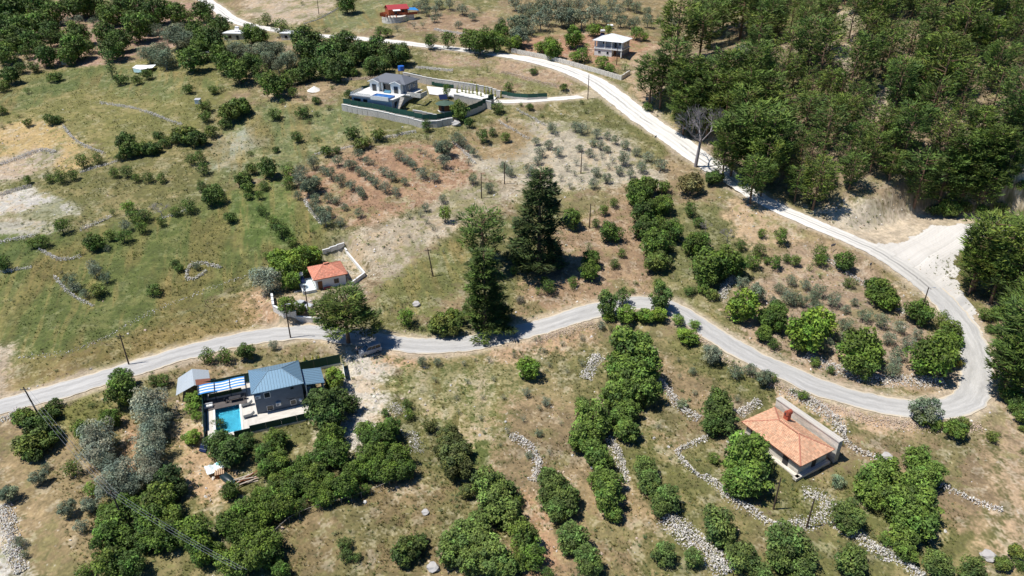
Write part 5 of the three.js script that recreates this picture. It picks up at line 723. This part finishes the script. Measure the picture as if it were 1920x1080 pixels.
// solar panel, sheet, pallet, covered boat and timber below the pool
{
  const put = (o, u, v, ry = 0) => { const s = spot(u, v); o.position.set(s[0], s[2], -s[1]); o.rotation.y = ry; return o; };
  const p = put(thing('solar_collector_stand', 'tilted dark blue solar panel standing below the pool fence', 'solar panel'), 385, 843, -.3); part('panel', box(1.35, .06, 2.1, 0, .9, 0, 0, .75), M.solar, p); part('rail', [box(1.36, .07, .06, 0, .93, .02, 0, .75), box(1.36, .07, .06, 0, 1.35, -.42, 0, .75), box(1.36, .07, .06, 0, .5, .46, 0, .75)], M.midGrey, p); part('leg', [bar([-.5, -.1, -.6], [-.5, 1.5, -.6], .04), bar([.5, -.1, -.6], [.5, 1.5, -.6], .04)], M.steel, p);
  const sheetG = new THREE.PlaneGeometry(2.8, 2, 14, 10).rotateX(-Math.PI / 2); { const q = sheetG.attributes.position; for (let i = 0; i < q.count; i++) q.setY(i, .15 + fbm(q.getX(i) * 1.4, q.getZ(i) * 1.4 + 5) * .9); sheetG.computeVertexNormals(); } const s = put(thing('plastic_sheet', 'crumpled white and turquoise plastic sheet on the bare ground', 'plastic sheet'), 404, 882, .6); part('sheet', sheetG, mat([.7, .78, .78], .6), s); part('turquoise_bag', new THREE.SphereGeometry(.6, 10, 7).scale(1.2, .6, .8).translate(.9, .5, -.6), mat([.2, .55, .55], .6), s);
  const pl = put(thing('pallet_stack', 'stack of wooden pallets beside the covered boat', 'pallet'), 413, 891, .35); for (let k = 0; k < 5; k++) part('slat', box(.2, .06, 1.5, -.6 + k * .3, .8, 0), paint([190, 160, 130], .3), pl); for (const z of [-.65, 0, .65]) part('bearer', box(1.4, .72, .14, 0, .38, z), M.wood, pl);
  const bo = put(thing('covered_boat', 'small dark boat hull lying beside the pallets', 'boat'), 426, 900, -.65); const hull = new THREE.SphereGeometry(1, 16, 10).scale(1.9, .55, .68).translate(0, .35, 0); part('hull', hull, mat([.015, .03, .035], .35), bo); part('gunwale', new THREE.TorusGeometry(1, .045, 6, 28).rotateX(Math.PI / 2).scale(1.86, 1, .66).translate(0, .55, 0), mat([.04, .09, .1], .4), bo);
  const ti = put(thing('timber_pile', 'heap of grey weathered planks beside the covered boat', 'timber'), 462, 903, .55), R = rng(8); for (let k = 0; k < 14; k++) part('plank', box(2 + R() * 2.6, .07, .2, (R() - .5) * 1.4, .08 + k * .045, (R() - .5) * 1.5, (R() - .5) * .9), k % 3 ? paint([176, 164, 150], .25) : M.wood, ti);
}
// ---------------------------------------------------------------- poles, wires, signs, vehicles, people
function powerPole(u0, v0, hgt, label, opt = {}) { const o = thing('utility_pole', label, 'pole', opt.group); const s = spot(u0, v0); o.position.set(s[0], s[2], -s[1]); if (opt.tilt) o.rotation.z = opt.tilt; part('shaft', bar([0, -.5, 0], [0, hgt, 0], .16, .1, 8), opt.m || M.poleWood, o); if (opt.arm !== 0) { part('crossarm', box(1.5, .12, .1, 0, hgt - .5, 0), M.poleWood, o); for (const x of [-.65, 0, .65]) part('insulator', new THREE.CylinderGeometry(.05, .06, .2, 6).translate(x, hgt - .34, 0), M.midGrey, o); } if (opt.lamp) part('lamp_head', [bar([0, hgt - .1, 0], [.9, hgt + .15, .2], .04), box(.5, .1, .22, 1, hgt + .15, .2)], M.ltGrey, o); return o; }
const poleA = powerPole(77, 786, 7, 'leaning wooden power pole beside the road at the dark shrubs', { tilt: .12 });
const poleB = powerPole(238, 990, 7.5, 'wooden power pole rising from the lower left grove', { tilt: .05 });
powerPole(242, 684, 7, 'wooden pole on the verge beyond the lower road'); powerPole(545, 634, 8, 'tall wooden pole beside the road below the cottage', { lamp: 1 }); powerPole(580, 594, 7.5, 'pole at the rear of the silver car', { arm: 0 }); powerPole(812, 518, 7, 'wooden pole on the pale slope above the road', { tilt: .12 });
powerPole(1105, 428, 6.5, 'wooden pole on the brown slope right of the tall conifer', { arm: 0 }); powerPole(1089, 326, 7, 'street lamp pole in the olive orchard', { lamp: 1, arm: 0 }); powerPole(1102, 186, 8, 'pole at the gravel road bend near the villa drive', { arm: 0 }); powerPole(1720, 606, 8.5, 'tall lamp pole inside the hairpin', { lamp: 1, arm: 0 }); powerPole(1450, 955, 6.4, 'wooden pole in front of the stone house', { arm: 0 }); powerPole(1512, 990, 6, 'wooden pole in the rubble right of the stone house', { arm: 0 }); powerPole(903, 372, 7, 'pole on the slope above the tall pines', { arm: 0 }); powerPole(1156, 122, 7, 'pole beside the garden of the white house', { arm: 0 }); powerPole(598, 27, 8, 'street lamp on the beige field', { lamp: 1, arm: 0 }); powerPole(946, 345, 6, 'thin pole on the slope left of the tall conifer', { arm: 0 });
function wire(a, b, sag, label, group) { const c = new THREE.QuadraticBezierCurve3(a, a.clone().lerp(b, .5).add(new THREE.Vector3(0, -2 * sag, 0)), b), o = shadows(new THREE.Mesh(new THREE.TubeGeometry(c, 24, .018, 4), M.midGrey)); o.name = numbered('overhead_wire'); tag(o, label, 'wire', group); scene.add(o); }
{ const top = (o, x, h) => { o.updateMatrixWorld(); return o.localToWorld(new THREE.Vector3(x, h - .25, 0)); }; [-.65, 0, .65].forEach((x, i) => { const w = ['left', 'middle', 'right'][i]; wire(top(poleA, x, 7), top(poleB, x, 7.5), .8, `${w} overhead wire above the dry lower left slope`, 'wires from the leaning pole'); const s = spot(470, 1130); wire(top(poleB, x, 7.5), new THREE.Vector3(s[0] + x, s[2] + 6.5, -s[1]), .6, `${w} overhead wire above the lower left grove`, 'wires over the grove'); }); }
function roadSign(u, v, w, h, label) { const o = thing('road_sign', label, 'road sign'); const s = spot(u, v); o.position.set(s[0], s[2], -s[1]); o.rotation.y = .5; part('post', bar([w * .25, -.3, 0], [w * .25, 1.9, 0], .04), M.steel, o); if (w > 1) part('post', bar([-w * .25, -.3, 0], [-w * .25, 1.9, 0], .04), M.steel, o); part('plate', box(w, h, .04, 0, 1.75, -.06), M.midGrey, o); return o; }
roadSign(1560, 472, 1.5, .55, 'wide grey backed road sign at the junction verge'); roadSign(1630, 508, .7, .7, 'square grey backed road sign on the verge above the orchard'); roadSign(1229, 267, .6, .6, 'small sign on the gravel road verge near the leafless tree');
function car(name, label, u, v, ry, L, W, H, prof, roof, bodyM) {       // profiles are side outlines in metres, nose to the left
  const o = thing(name, label, 'car'); const s = spot(u, v); o.position.set(s[0], s[2], -s[1]); o.rotation.y = ry;
  const ext = (pts, wd, bev) => { const sh = new THREE.Shape(pts.map(([x, y]) => new THREE.Vector2(x, y))), g = new THREE.ExtrudeGeometry(sh, { depth: wd - 2 * bev, bevelEnabled: true, bevelSize: bev, bevelThickness: bev, bevelSegments: 3 }); return g.translate(0, 0, -wd / 2 + bev); };
  part('body', ext(prof, W, .08), bodyM, o); const gh = ext(roof, W - .26, .06); { const q = gh.attributes.position; const y0 = Math.min(...roof.map((p) => p[1])), y1 = Math.max(...roof.map((p) => p[1])); for (let i = 0; i < q.count; i++) q.setZ(i, q.getZ(i) * (1 - .14 * clamp((q.getY(i) - y0) / (y1 - y0), 0, 1))); gh.computeVertexNormals(); } part('cabin', gh, M.glass, o);
  const ys = roof.map((p) => p[1]), yt = Math.max(...ys), xs = roof.filter((p) => p[1] > yt - .12).map((p) => p[0]); part('roof_panel', ext([[Math.min(...xs) - .1, yt - .08], [Math.max(...xs) + .1, yt - .08], [Math.max(...xs), yt + .05], [Math.min(...xs), yt + .05]], W - .42, .04), bodyM, o);
  const x0 = Math.min(...roof.map((p) => p[0])), x1 = Math.max(...roof.map((p) => p[0])), yb = Math.min(...ys); for (const sz of [-1, 1]) { const zb = sz * (W / 2 - .12), zt = sz * (W / 2 - .22); for (const f of [.36, .64]) part('pillar', bar([mix(x0, x1, f), yb, zb], [mix(Math.min(...xs), Math.max(...xs), f), yt, zt], .045, .04, 5), bodyM, o); part('pillar', bar([x0 + .05, yb, zb], [Math.min(...xs), yt, zt], .05, .05, 5), bodyM, o); part('pillar', bar([x1 - .05, yb, zb], [Math.max(...xs), yt, zt], .06, .06, 5), bodyM, o); }
  for (const x of [-L * .31, L * .3]) for (const sz of [-1, 1]) { const w = new THREE.Group(); w.name = 'wheel'; w.position.set(x, .32, sz * (W / 2 - .1)); o.add(w); part('tyre', new THREE.CylinderGeometry(.32, .32, .22, 18).rotateX(Math.PI / 2), M.rubber, w); part('rim', new THREE.CylinderGeometry(.19, .19, .24, 12).rotateX(Math.PI / 2), M.steel, w); }
  for (const sz of [-1, 1]) { part('headlight', box(.08, .16, .34, -L / 2 + .02, .68, sz * (W / 2 - .3)), M.ltGrey, o); part('tail_light', box(.06, .3, .16, L / 2 - .02, .8, sz * (W / 2 - .18)), mat([.4, .02, .02], .4), o); part('mirror', box(.14, .13, .2, -L * .17, 1.02, sz * (W / 2 + .06)), bodyM, o); } return o;
}
const silver = mat([.52, .54, .56], .3), greyPaint = mat([.4, .42, .45], .3);
car('silver_sedan', 'silver sedan parked in the cottage yard', 568, 577, -.35 + Math.PI, 4.4, 1.75, 1.45, [[-2.15, .3], [2.15, .3], [2.18, .85], [1.5, .95], [-1, .92], [-2.1, .75]], [[-.95, .88], [1.45, .9], [.95, 1.4], [-.25, 1.42]], silver);
car('grey_van', 'grey family van parked under the spreading pine', 694, 661, .52, 4.3, 1.78, 1.8, [[-2.1, .32], [2.1, .32], [2.12, 1.05], [-1.15, 1.05], [-2.05, .82]], [[-1.2, 1], [2.05, 1], [1.95, 1.76], [-.4, 1.78]], greyPaint);
{ // person beside the van
  const o = thing('person', 'person in grey top and dark trousers standing at the front of the van', 'person'); const s = spot(670, 664); o.position.set(s[0], s[2], -s[1]); o.rotation.y = 1.2;
  const bones = [[[0, .95, 0], [0, 1.38, 0], .15, .16], [[0, 1.38, 0], [0, 1.52, .01], .07, .06], [[-.19, 1.4, 0], [-.27, 1.13, .02], .06, .05], [[-.27, 1.13, .02], [-.24, .88, .1], .048, .036], [[.19, 1.4, 0], [.27, 1.13, .02], .06, .05], [[.27, 1.13, .02], [.2, .95, .2], .048, .036], [[-.19, 1.4, 0], [.19, 1.4, 0], .07, .07], [[-.1, .92, 0], [-.11, .5, .03], .095, .07], [[-.11, .5, .03], [-.12, .08, 0], .065, .045], [[.1, .92, 0], [.13, .5, .05], .095, .07], [[.13, .5, .05], [.14, .08, -.02], .065, .045], [[-.12, .05, 0], [-.13, .04, .17], .045, .035], [[.14, .05, -.02], [.16, .04, .15], .045, .035], [[0, 1.62, .01], [0, 1.68, .01], .095, .1]];
  const N = 72, mc = new MarchingCubes(N, M.skin, false, false, 60000); mc.isolation = 0; const S = 1; // cube of 2 m centred at 0.9 m
  for (let k = 0; k < N; k++) for (let j = 0; j < N; j++) for (let i = 0; i < N; i++) { const p = [(i / N * 2 - 1), (j / N * 2 - 1) + .9, (k / N * 2 - 1)]; let m = 9; for (const [a, b, r0, r1] of bones) { const ab = sub3(b, a), ap = sub3(p, a), t = clamp((ab[0] * ap[0] + ab[1] * ap[1] + ab[2] * ap[2]) / (ab[0] ** 2 + ab[1] ** 2 + ab[2] ** 2), 0, 1), dd = len3(sub3(p, add3(a, ab, t))) - mix(r0, r1, t), h = clamp(.5 + .5 * (m - dd) / .04, 0, 1); m = mix(m, dd, h) - .04 * h * (1 - h); } mc.field[k * N * N + j * N + i] = -m; }
  mc.update(); const n = mc.count, pos = mc.positionArray.slice(0, n * 3), col = new Float32Array(n * 3); for (let i = 0; i < n; i++) { pos[i * 3 + 1] += .9; const y = pos[i * 3 + 1], ax = Math.abs(pos[i * 3]); const c = y > 1.47 ? [.45, .28, .2] : y > .94 && !(ax > .2 && y < 1.1) ? [.34, .34, .38] : y < .1 ? [.03, .03, .03] : ax > .19 && y > .84 ? [.45, .28, .2] : [.04, .045, .06]; col.set(c, i * 3); }
  const g = new THREE.BufferGeometry(); g.setAttribute('position', new THREE.BufferAttribute(pos, 3)); g.setAttribute('color', new THREE.BufferAttribute(col, 3)); g.setAttribute('normal', new THREE.BufferAttribute(mc.normalArray.slice(0, n * 3), 3));
  const F = []; for (const [hx, hy, hz, sg] of [[-.24, .87, .11, -1], [.19, .94, .22, 1]]) { for (let k = 0; k < 4; k++) F.push(bar([hx - .025 + k * .017, hy - .02, hz + .01], [hx - .03 + k * .02, hy - .1 - (k === 1 || k === 2 ? .015 : 0), hz + .035], .01, .008, 5)); F.push(bar([hx - sg * .03, hy, hz], [hx - sg * .06, hy - .055, hz + .04], .011, .009, 5)); } F.push(new THREE.ConeGeometry(.018, .04, 5).rotateX(1.8).translate(0, 1.64, .115), box(.05, .01, .02, 0, 1.6, .1), box(.02, .012, .02, -.035, 1.67, .1), box(.02, .012, .02, .035, 1.67, .1), new THREE.SphereGeometry(.025, 6, 5).translate(-.1, 1.65, 0), new THREE.SphereGeometry(.025, 6, 5).translate(.1, 1.65, 0)); const fg = merge(F), fc = new Float32Array(fg.attributes.position.count * 3); for (let i = 0; i < fc.length; i += 3) fc.set([.45, .28, .2], i); fg.setAttribute('color', new THREE.BufferAttribute(fc, 3)); fg.deleteAttribute('uv');
  const body = shadows(new THREE.Mesh(mergeGeometries([g, fg]), mat([1, 1, 1], .8, { vertexColors: true }))); body.name = 'body'; o.add(body); part('white_cap', [new THREE.SphereGeometry(.115, 12, 6, 0, 6.29, 0, 1.5).translate(0, 1.69, .01), box(.16, .015, .1, 0, 1.7, .14)], M.whitePlain, o);
}
// ---------------------------------------------------------------- dry-stone walls and rubble banks
const stoneGeo = [1, 2, 3].map((s) => { const g = new THREE.IcosahedronGeometry(.5, 1), R = rng(s * 13), q = g.attributes.position, m = new Map(); for (let i = 0; i < q.count; i++) { const k = [q.getX(i), q.getY(i), q.getZ(i)].map((v) => v.toFixed(3)).join(); if (!m.has(k)) m.set(k, .72 + R() * .5); const f = m.get(k); q.setXYZ(i, q.getX(i) * f, q.getY(i) * f * .75, q.getZ(i) * f); } g.computeVertexNormals(); return g; });
const rockMat = mat([.66, .64, .6], .95), warmRock = mat([.58, .47, .37], .95), greyRock = mat([.45, .43, .41], .95);
function stones(parent, list, m, name = 'stones') {                     // list of [x, y, z, size]; three stone shapes, one part for each
  const R = rng(list.length * 7 + 3), mt = new THREE.Matrix4(), e = new THREE.Euler(), qn = new THREE.Quaternion(), c = new THREE.Color();
  stoneGeo.forEach((g, k) => { const L = list.filter((_, i) => i % 3 === k); if (!L.length) return; const o = shadows(new THREE.InstancedMesh(g, m, L.length)); L.forEach(([x, y, z, s], i) => { qn.setFromEuler(e.set(R() * 6, R() * 6, R() * 6)); mt.compose(new THREE.Vector3(x, y, z), qn, new THREE.Vector3(s * (.8 + R() * .6), s * (.6 + R() * .5), s * (.8 + R() * .5))); o.setMatrixAt(i, mt); const f = .72 + R() * .5; c.setRGB(f, f * (.95 + R() * .06), f * (.9 + R() * .12)); o.setColorAt(i, c); }); o.name = name; o.userData.kind = 'stuff'; parent.add(o); });
}
const SR = rng(606);
function dryWall(label, px, width, hgt, m = rockMat, opt = {}) {
  const pts = smoothLine(plan(px), .5), o = thing(opt.name || 'dry_stone_wall', label, opt.category || 'stone wall', opt.group), p0 = pts[0]; o.position.set(p0[0], 0, -p0[1]); const L = [];
  for (let i = 0; i < pts.length - 1; i++) { const [x, d] = pts[i], [x2, d2] = pts[i + 1], l = Math.hypot(x2 - x, d2 - d), nx = (d2 - d) / l, nd = -(x2 - x) / l, wv = width * (hgt < 1 && width < 1.5 ? .8 : 1) * (.7 + .6 * fbm(x * .3, d * .3)), n = Math.ceil(wv * 17 * (opt.dense || 1)); for (let k = 0; k < n; k++) { const f = (SR() + SR() - 1), off = f * wv * .62, X = x + nx * off + (x2 - x) * SR(), Dd = d + nd * off + (d2 - d) * SR(), top = hgt * Math.max(0, 1 - Math.abs(f) * 1.25); L.push([X - p0[0], height(X, Dd) + top * SR() + .03, -Dd + p0[1], (opt.size || .34) * .62 * (.4 + SR() * SR() * 1.2)]); } }
  stones(o, L, m); return o;
}
dryWall('long pale dry-stone wall crossing the upper meadow', '188,194 225,199 265,208 300,220 342,234', 1.3, .9); dryWall('broken stone wall between meadow and wheat field', '118,236 140,262 165,276 196,288', 1.2, .7); dryWall('stone wall along the terrace below the wheat field', '150,325 190,312 230,298', 1.2, .7); dryWall('pale rock edge of the wheat terrace', '-10,312 40,295 75,282 105,286', 2.2, .9); dryWall('grey stone heap edging the bare terrace', '0,368 25,358 60,350', 2, .9, greyRock);
dryWall('slanting dry-stone wall in the big green field', '102,519 125,545 145,560 175,575', .9, .8); dryWall('ring of pale stones around a pit in the big field', '350,522 352,508 362,497 380,494 398,499 416,503', 1.1, .9); dryWall('stone rim in front of the field pit', '350,522 362,524 378,516 388,508', 1.2, .8); dryWall('curved dry-stone wall at the hedge of the big field', '73,469 92,478 112,487 135,486 152,480', 1.2, .9); dryWall('low stone wall at the left edge of the big field', '-20,515 25,508 60,502', 1, .8); dryWall('stone terrace wall under the hedge', '150,432 180,420 210,406', .9, 1); dryWall('pale stone line along the upper hedge', '300,412 330,402 352,394', .9, .7); 
dryWall('pale stones along the grassy ditch of the big field', '30,672 60,668 120,662 180,640 240,608 320,570 400,538 470,515', 1.6, .1, rockMat, { dense: .1, size: .34 }); 
dryWall('wide curved band of pale rubble below the stubble strips', '958,818 985,832 1002,852 1010,880 1003,905', 2.1, .9); dryWall('pale rubble band between the tree rows', '1140,822 1155,845 1166,875 1172,908', 1.9, .8); dryWall('rubble band running down from the lower road', '1238,714 1255,738 1280,768 1312,786', 2, .8); dryWall('oval heap of pale stones beside the big clump', '1096,712 1104,698 1110,684 1122,668', 2.8, 1, rockMat, { category: 'stone heap', name: 'stone_heap' });
dryWall('angled dry-stone wall around the garden of the stone house', '1326,820 1296,834 1270,848 1282,866 1300,886 1322,898', 1.3, .9); dryWall('broad stone band from the garden corner past the bright tree', '1322,894 1345,910 1368,935 1400,952 1425,968', 1.8, .8); dryWall('widest white rubble bank at the bottom', '1246,968 1275,992 1305,1018 1335,1042 1362,1078', 3.6, 1, rockMat, { dense: 1.2 }); dryWall('pale rubble bank behind the stone house along the road', '1478,735 1510,748 1540,768 1566,790 1580,812', 3.2, .9); dryWall('narrow pale stone wall descending right of the stone house', '1576,806 1586,828 1605,845 1640,858 1665,866', 1.3, 1); dryWall('pale stone wall on the dry slope near the dirt track', '1762,910 1800,928 1830,942 1880,958', 1.4, .8); dryWall('white stones strewn below the stone house', '1505,925 1530,930 1560,945 1540,970 1500,985', 3, .4, rockMat, { dense: .6 }); dryWall('white rubble band below the large clump', '1560,975 1600,1000 1640,1030 1690,1050 1730,1085', 2.4, .7); dryWall('white stones beside the two poles', '1420,965 1440,980 1470,985 1500,978', 1.6, .5, rockMat, { dense: .7 }); dryWall('pale stones left of the tiled roof', '1382,778 1400,768 1425,752', 1.8, .6);
dryWall('cream and ochre rubble spilling below the hairpin road', '1440,718 1500,742 1560,765 1630,785 1700,795 1760,800 1840,800', 3, .3, warmRock, { dense: .9, size: .3 }); dryWall('ochre rubble below the lower road bend', '1000,640 1050,625 1100,610 1130,612', 3, .3, warmRock, { dense: .8, size: .28 }); dryWall('ochre rubble on the bank of the descending road', '1290,612 1330,650 1370,682 1420,705', 2.2, .3, warmRock, { dense: .8, size: .28 }); dryWall('white rubble at the foot of the hairpin trees', '1510,665 1560,690 1620,705 1690,715 1770,715', 3, .5, rockMat, { dense: .7 }); dryWall('pale stones along the top of the hairpin orchard', '1540,480 1570,500 1600,520 1650,555 1700,590', 2, .5, rockMat, { dense: .6 }); dryWall('pale boulders between the thicket and the hairpin orchard', '1350,560 1360,540 1375,520', 2.4, .7); 
dryWall('dry-stone wall on the slope right of the villa', '968,206 990,218 1022,236', 1, .9); dryWall('second dry-stone wall on the slope right of the villa', '935,228 960,243 992,262', 1, .8); dryWall('dry-stone wall in front of the villa', '848,266 870,285 892,308', 1.2, .8); dryWall('stone wall beside the red soil orchard', '572,376 585,398 604,420', 1.3, .8); dryWall('stone line below the villa slope', '700,262 740,255 780,247', 1.6, .7); dryWall('pale boulders beside the wooded belt', '640,150 680,148 720,146', 2, .8, warmRock); dryWall('limestone outcrop on the slope above the villa', '780,126 820,130 850,132', 2.5, .5); dryWall('stone line at the gravel road edge', '940,135 990,148 1060,165', 3, .35, warmRock, { dense: .5 }); dryWall('stone line on the far slope above the road', '815,55 840,60 870,64', 2.6, .6); dryWall('stone wall at the edge of the pale slope', '590,290 640,280 690,268', 1.2, .6); dryWall('white rocks at the left rim of the bare terrace', '-10,455 30,448 70,440', 2, .4, rockMat, { dense: .5 }); dryWall('dark fence line of stones along the beige field', '570,46 610,30 640,12', 1, .7, greyRock); dryWall('stone edge of the gully at the left', '5,950 18,985 24,1030 40,1075', 2.4, .7); dryWall('stones strewn at the corner of the pole slope', '0,790 20,780 35,765', 2, .4); dryWall('gravel heap beside the gravel yard', '735,760 742,770 752,778', 3.4, 1, rockMat, { size: .22, category: 'gravel heap', name: 'gravel_heap' }); dryWall('curved white gravel bank beside the thicket', '765,812 780,825 778,850', 2.6, .8, rockMat, { size: .22, category: 'gravel heap', name: 'gravel_heap' }); dryWall('white gravel mound under the thicket trees', '660,840 690,830 720,815', 3.4, .6, rockMat, { size: .22, category: 'gravel heap', name: 'gravel_heap' }); dryWall('white gravel heap in the yard behind the van', '665,690 678,694', 2, .5, rockMat, { size: .2, category: 'gravel heap', name: 'gravel_heap' });
{ const o = thing('white_sand_heap', 'smooth white sand heap on the slope left of the villa', 'sand heap'); const s = spot(590, 169); o.position.set(s[0], s[2], -s[1]); const g = new THREE.ConeGeometry(2.6, 1.6, 18, 5), q = g.attributes.position; for (let i = 0; i < q.count; i++) { const f = 1 + (fbm(q.getX(i), q.getZ(i) + 4) - .5) * .4; q.setX(i, q.getX(i) * f); q.setZ(i, q.getZ(i) * f); } g.computeVertexNormals(); part('heap', g.translate(0, .6, 0), paint([226, 222, 212], .1), o); }
for (const [u, v, s, l] of [[1852, 1045, 1.9, 'large pale boulder at the lower right corner'], [1662, 858, 1.6, 'rounded pale boulder at the end of the stone wall'], [812, 1066, 1.6, 'grey boulder beside the lower middle grove'], [781, 572, 1.6, 'flat grey boulder on the slope above the road'], [855, 234, 2.6, 'white boulder at the corner of the villa wall'], [798, 962, 1.1, 'pale boulder on the lower meadow']]) { const o = thing('boulder', l, 'boulder', undefined); const p = spot(u, v); o.position.set(p[0], p[2], -p[1]); const g = stoneGeo[0].clone().scale(s * 1.3, s, s * 1.1); part('rock', g.translate(0, s * .15, 0), greyRock, o); }
// the rail fence of branches below the thicket
{ const pts = smoothLine(plan('512,1008 545,978 580,962 640,945 700,925 748,902'), 1.6), o = thing('branch_fence', 'rustic rail fence of bleached branches below the thicket', 'fence'); o.position.set(pts[0][0], 0, -pts[0][1]); for (let i = 0; i < pts.length - 1; i++) { const a = pts[i], b = pts[i + 1], f = (p, h) => [p[0] - pts[0][0], height(p[0], p[1]) + h, -p[1] + pts[0][1]]; part('post', bar(f(a, -.3), f(a, 1.15), .06, .05, 5), paleBark, o); part('rail', bar(f(a, 1), f(b, 1.02), .05, .04, 5), paleBark, o); } }
// ---------------------------------------------------------------- loose stones, weeds and grass
{
  const list = [[], []], c = [0, 0, 0]; for (let i = 0; i < 30000; i++) { const d = 62 + 190 * Math.pow(SR(), 1.25), x = (SR() * 2 - 1) * (d * .74 + 10); if (roadDist(x, d) < .5) continue; groundColour(x, d, c); const pale = c[0] + c[1] + c[2], rocky = sstep(400, 540, pale) * .8 + .12 * sstep(.5, .8, fbm(x * .08, d * .08)); if (c[1] > c[0] && SR() > .1) continue; if (SR() > rocky) continue; list[SR() < .6 ? 0 : 1].push([x, height(x, d) + .02, -d, .09 + Math.pow(SR(), 4) * .5]); }
  const o = new THREE.Group(); o.name = 'loose_stones'; o.userData = { label: 'loose pale stones scattered over the dry slopes', category: 'stones', kind: 'stuff' }; scene.add(o); stones(o, list[0], rockMat, 'pale_stones'); stones(o, list[1], warmRock, 'ochre_stones');
  const blade = (() => { const P = [], R = rng(3); for (let k = 0; k < 7; k++) { const t = R() * 6.28, r = .1 + R() * .3, h = .35 + R() * .65, w = .09; P.push([Math.cos(t) * r * .4 - Math.sin(t) * w, 0, Math.sin(t) * r * .4 + Math.cos(t) * w], [Math.cos(t) * r * .4 + Math.sin(t) * w, 0, Math.sin(t) * r * .4 - Math.cos(t) * w], [Math.cos(t) * r * 1.5, h, Math.sin(t) * r * 1.5]); } return tris(P); })();
  const at = []; for (let i = 0; i < 230000; i++) { const d = 60 + 230 * Math.pow(SR(), 1.2), x = (SR() * 2 - 1) * (d * .74 + 10); if (roadDist(x, d) < .7 + SR()) continue; groundColour(x, d, c); const s = c[0] + c[1] + c[2], g = sstep(480, 330, s); if (SR() > g * .8 * sstep(.3, .6, fbm(x * .12 + 3, d * .12)) + .12) continue; at.push([x, d, c[0], c[1], c[2], c[1] > c[0]]); }
  const gm = mat([1, 1, 1], .9), o2 = new THREE.InstancedMesh(blade, gm, at.length), mt = new THREE.Matrix4(), qn = new THREE.Quaternion(), up = new THREE.Vector3(0, 1, 0), col = new THREE.Color(); shadows(o2);
  at.forEach(([x, d, r, g, b, gr], i) => { qn.setFromAxisAngle(up, SR() * 6.28); const s = (gr ? .3 : .38) * (.5 + SR() * SR() * 1.6); mt.compose(new THREE.Vector3(x, height(x, d) - .03, -d), qn, new THREE.Vector3(s, s * (.6 + SR() * .7), s)); o2.setMatrixAt(i, mt); const f = .68 + SR() * .5, y = SR(); col.setRGB(clamp(r * f * (.86 + y * .2), 0, 255) / 255, clamp(g * f * 1.04, 0, 255) / 255, clamp(b * f * .9, 0, 255) / 255, THREE.SRGBColorSpace); o2.setColorAt(i, col); });
  { // small weeds and thistles
    const wl = roundLobes(rng(5), 7, .3, .3, .2, .12, .18), wg = crownGeometry(wl, 70, .12, 55), W = []; for (let i = 0; i < 26000; i++) { const d = 62 + 170 * Math.pow(SR(), 1.15), x = (SR() * 2 - 1) * (d * .74 + 8); if (roadDist(x, d) < .6) continue; if (SR() > sstep(.48, .75, fbm(x * .07 + 50, d * .07)) * .55 + .04) continue; groundColour(x, d, c); if (c[1] > c[0] && SR() > .25) continue; W.push([x, d]); }
    const o3 = shadows(new THREE.InstancedMesh(wg, mat([1, 1, 1], .85, { vertexColors: true }), W.length)); W.forEach(([x, d], i) => { qn.setFromAxisAngle(up, SR() * 6.28); const k = .35 + SR() * SR() * 1.1; mt.compose(new THREE.Vector3(x, height(x, d) - .04, -d), qn, new THREE.Vector3(k, k * .8, k)); o3.setMatrixAt(i, mt); const y = SR(); col.setRGB(mix(.09, .2, y), mix(.13, .19, y), mix(.04, .08, y)); o3.setColorAt(i, col); }); o3.name = 'small_weeds'; o3.userData = { label: 'small green weeds dotted over the dry slopes', category: 'weeds', kind: 'stuff' }; scene.add(o3); console.log('weeds', W.length);
  }
  let T = 0; scene.traverse((o) => { if (o.isMesh && !o.isInstancedMesh) T += (o.geometry.index ? o.geometry.index.count : o.geometry.attributes.position.count) / 3; }); console.log('triangles', T);
  o2.name = 'grass_and_weeds'; o2.userData = { label: 'grass tufts and weeds covering the fields and slopes', category: 'grass', kind: 'stuff' }; scene.add(o2); console.log('tufts', at.length, 'stones', list[0].length + list[1].length);
}
renderer.render(scene, camera);
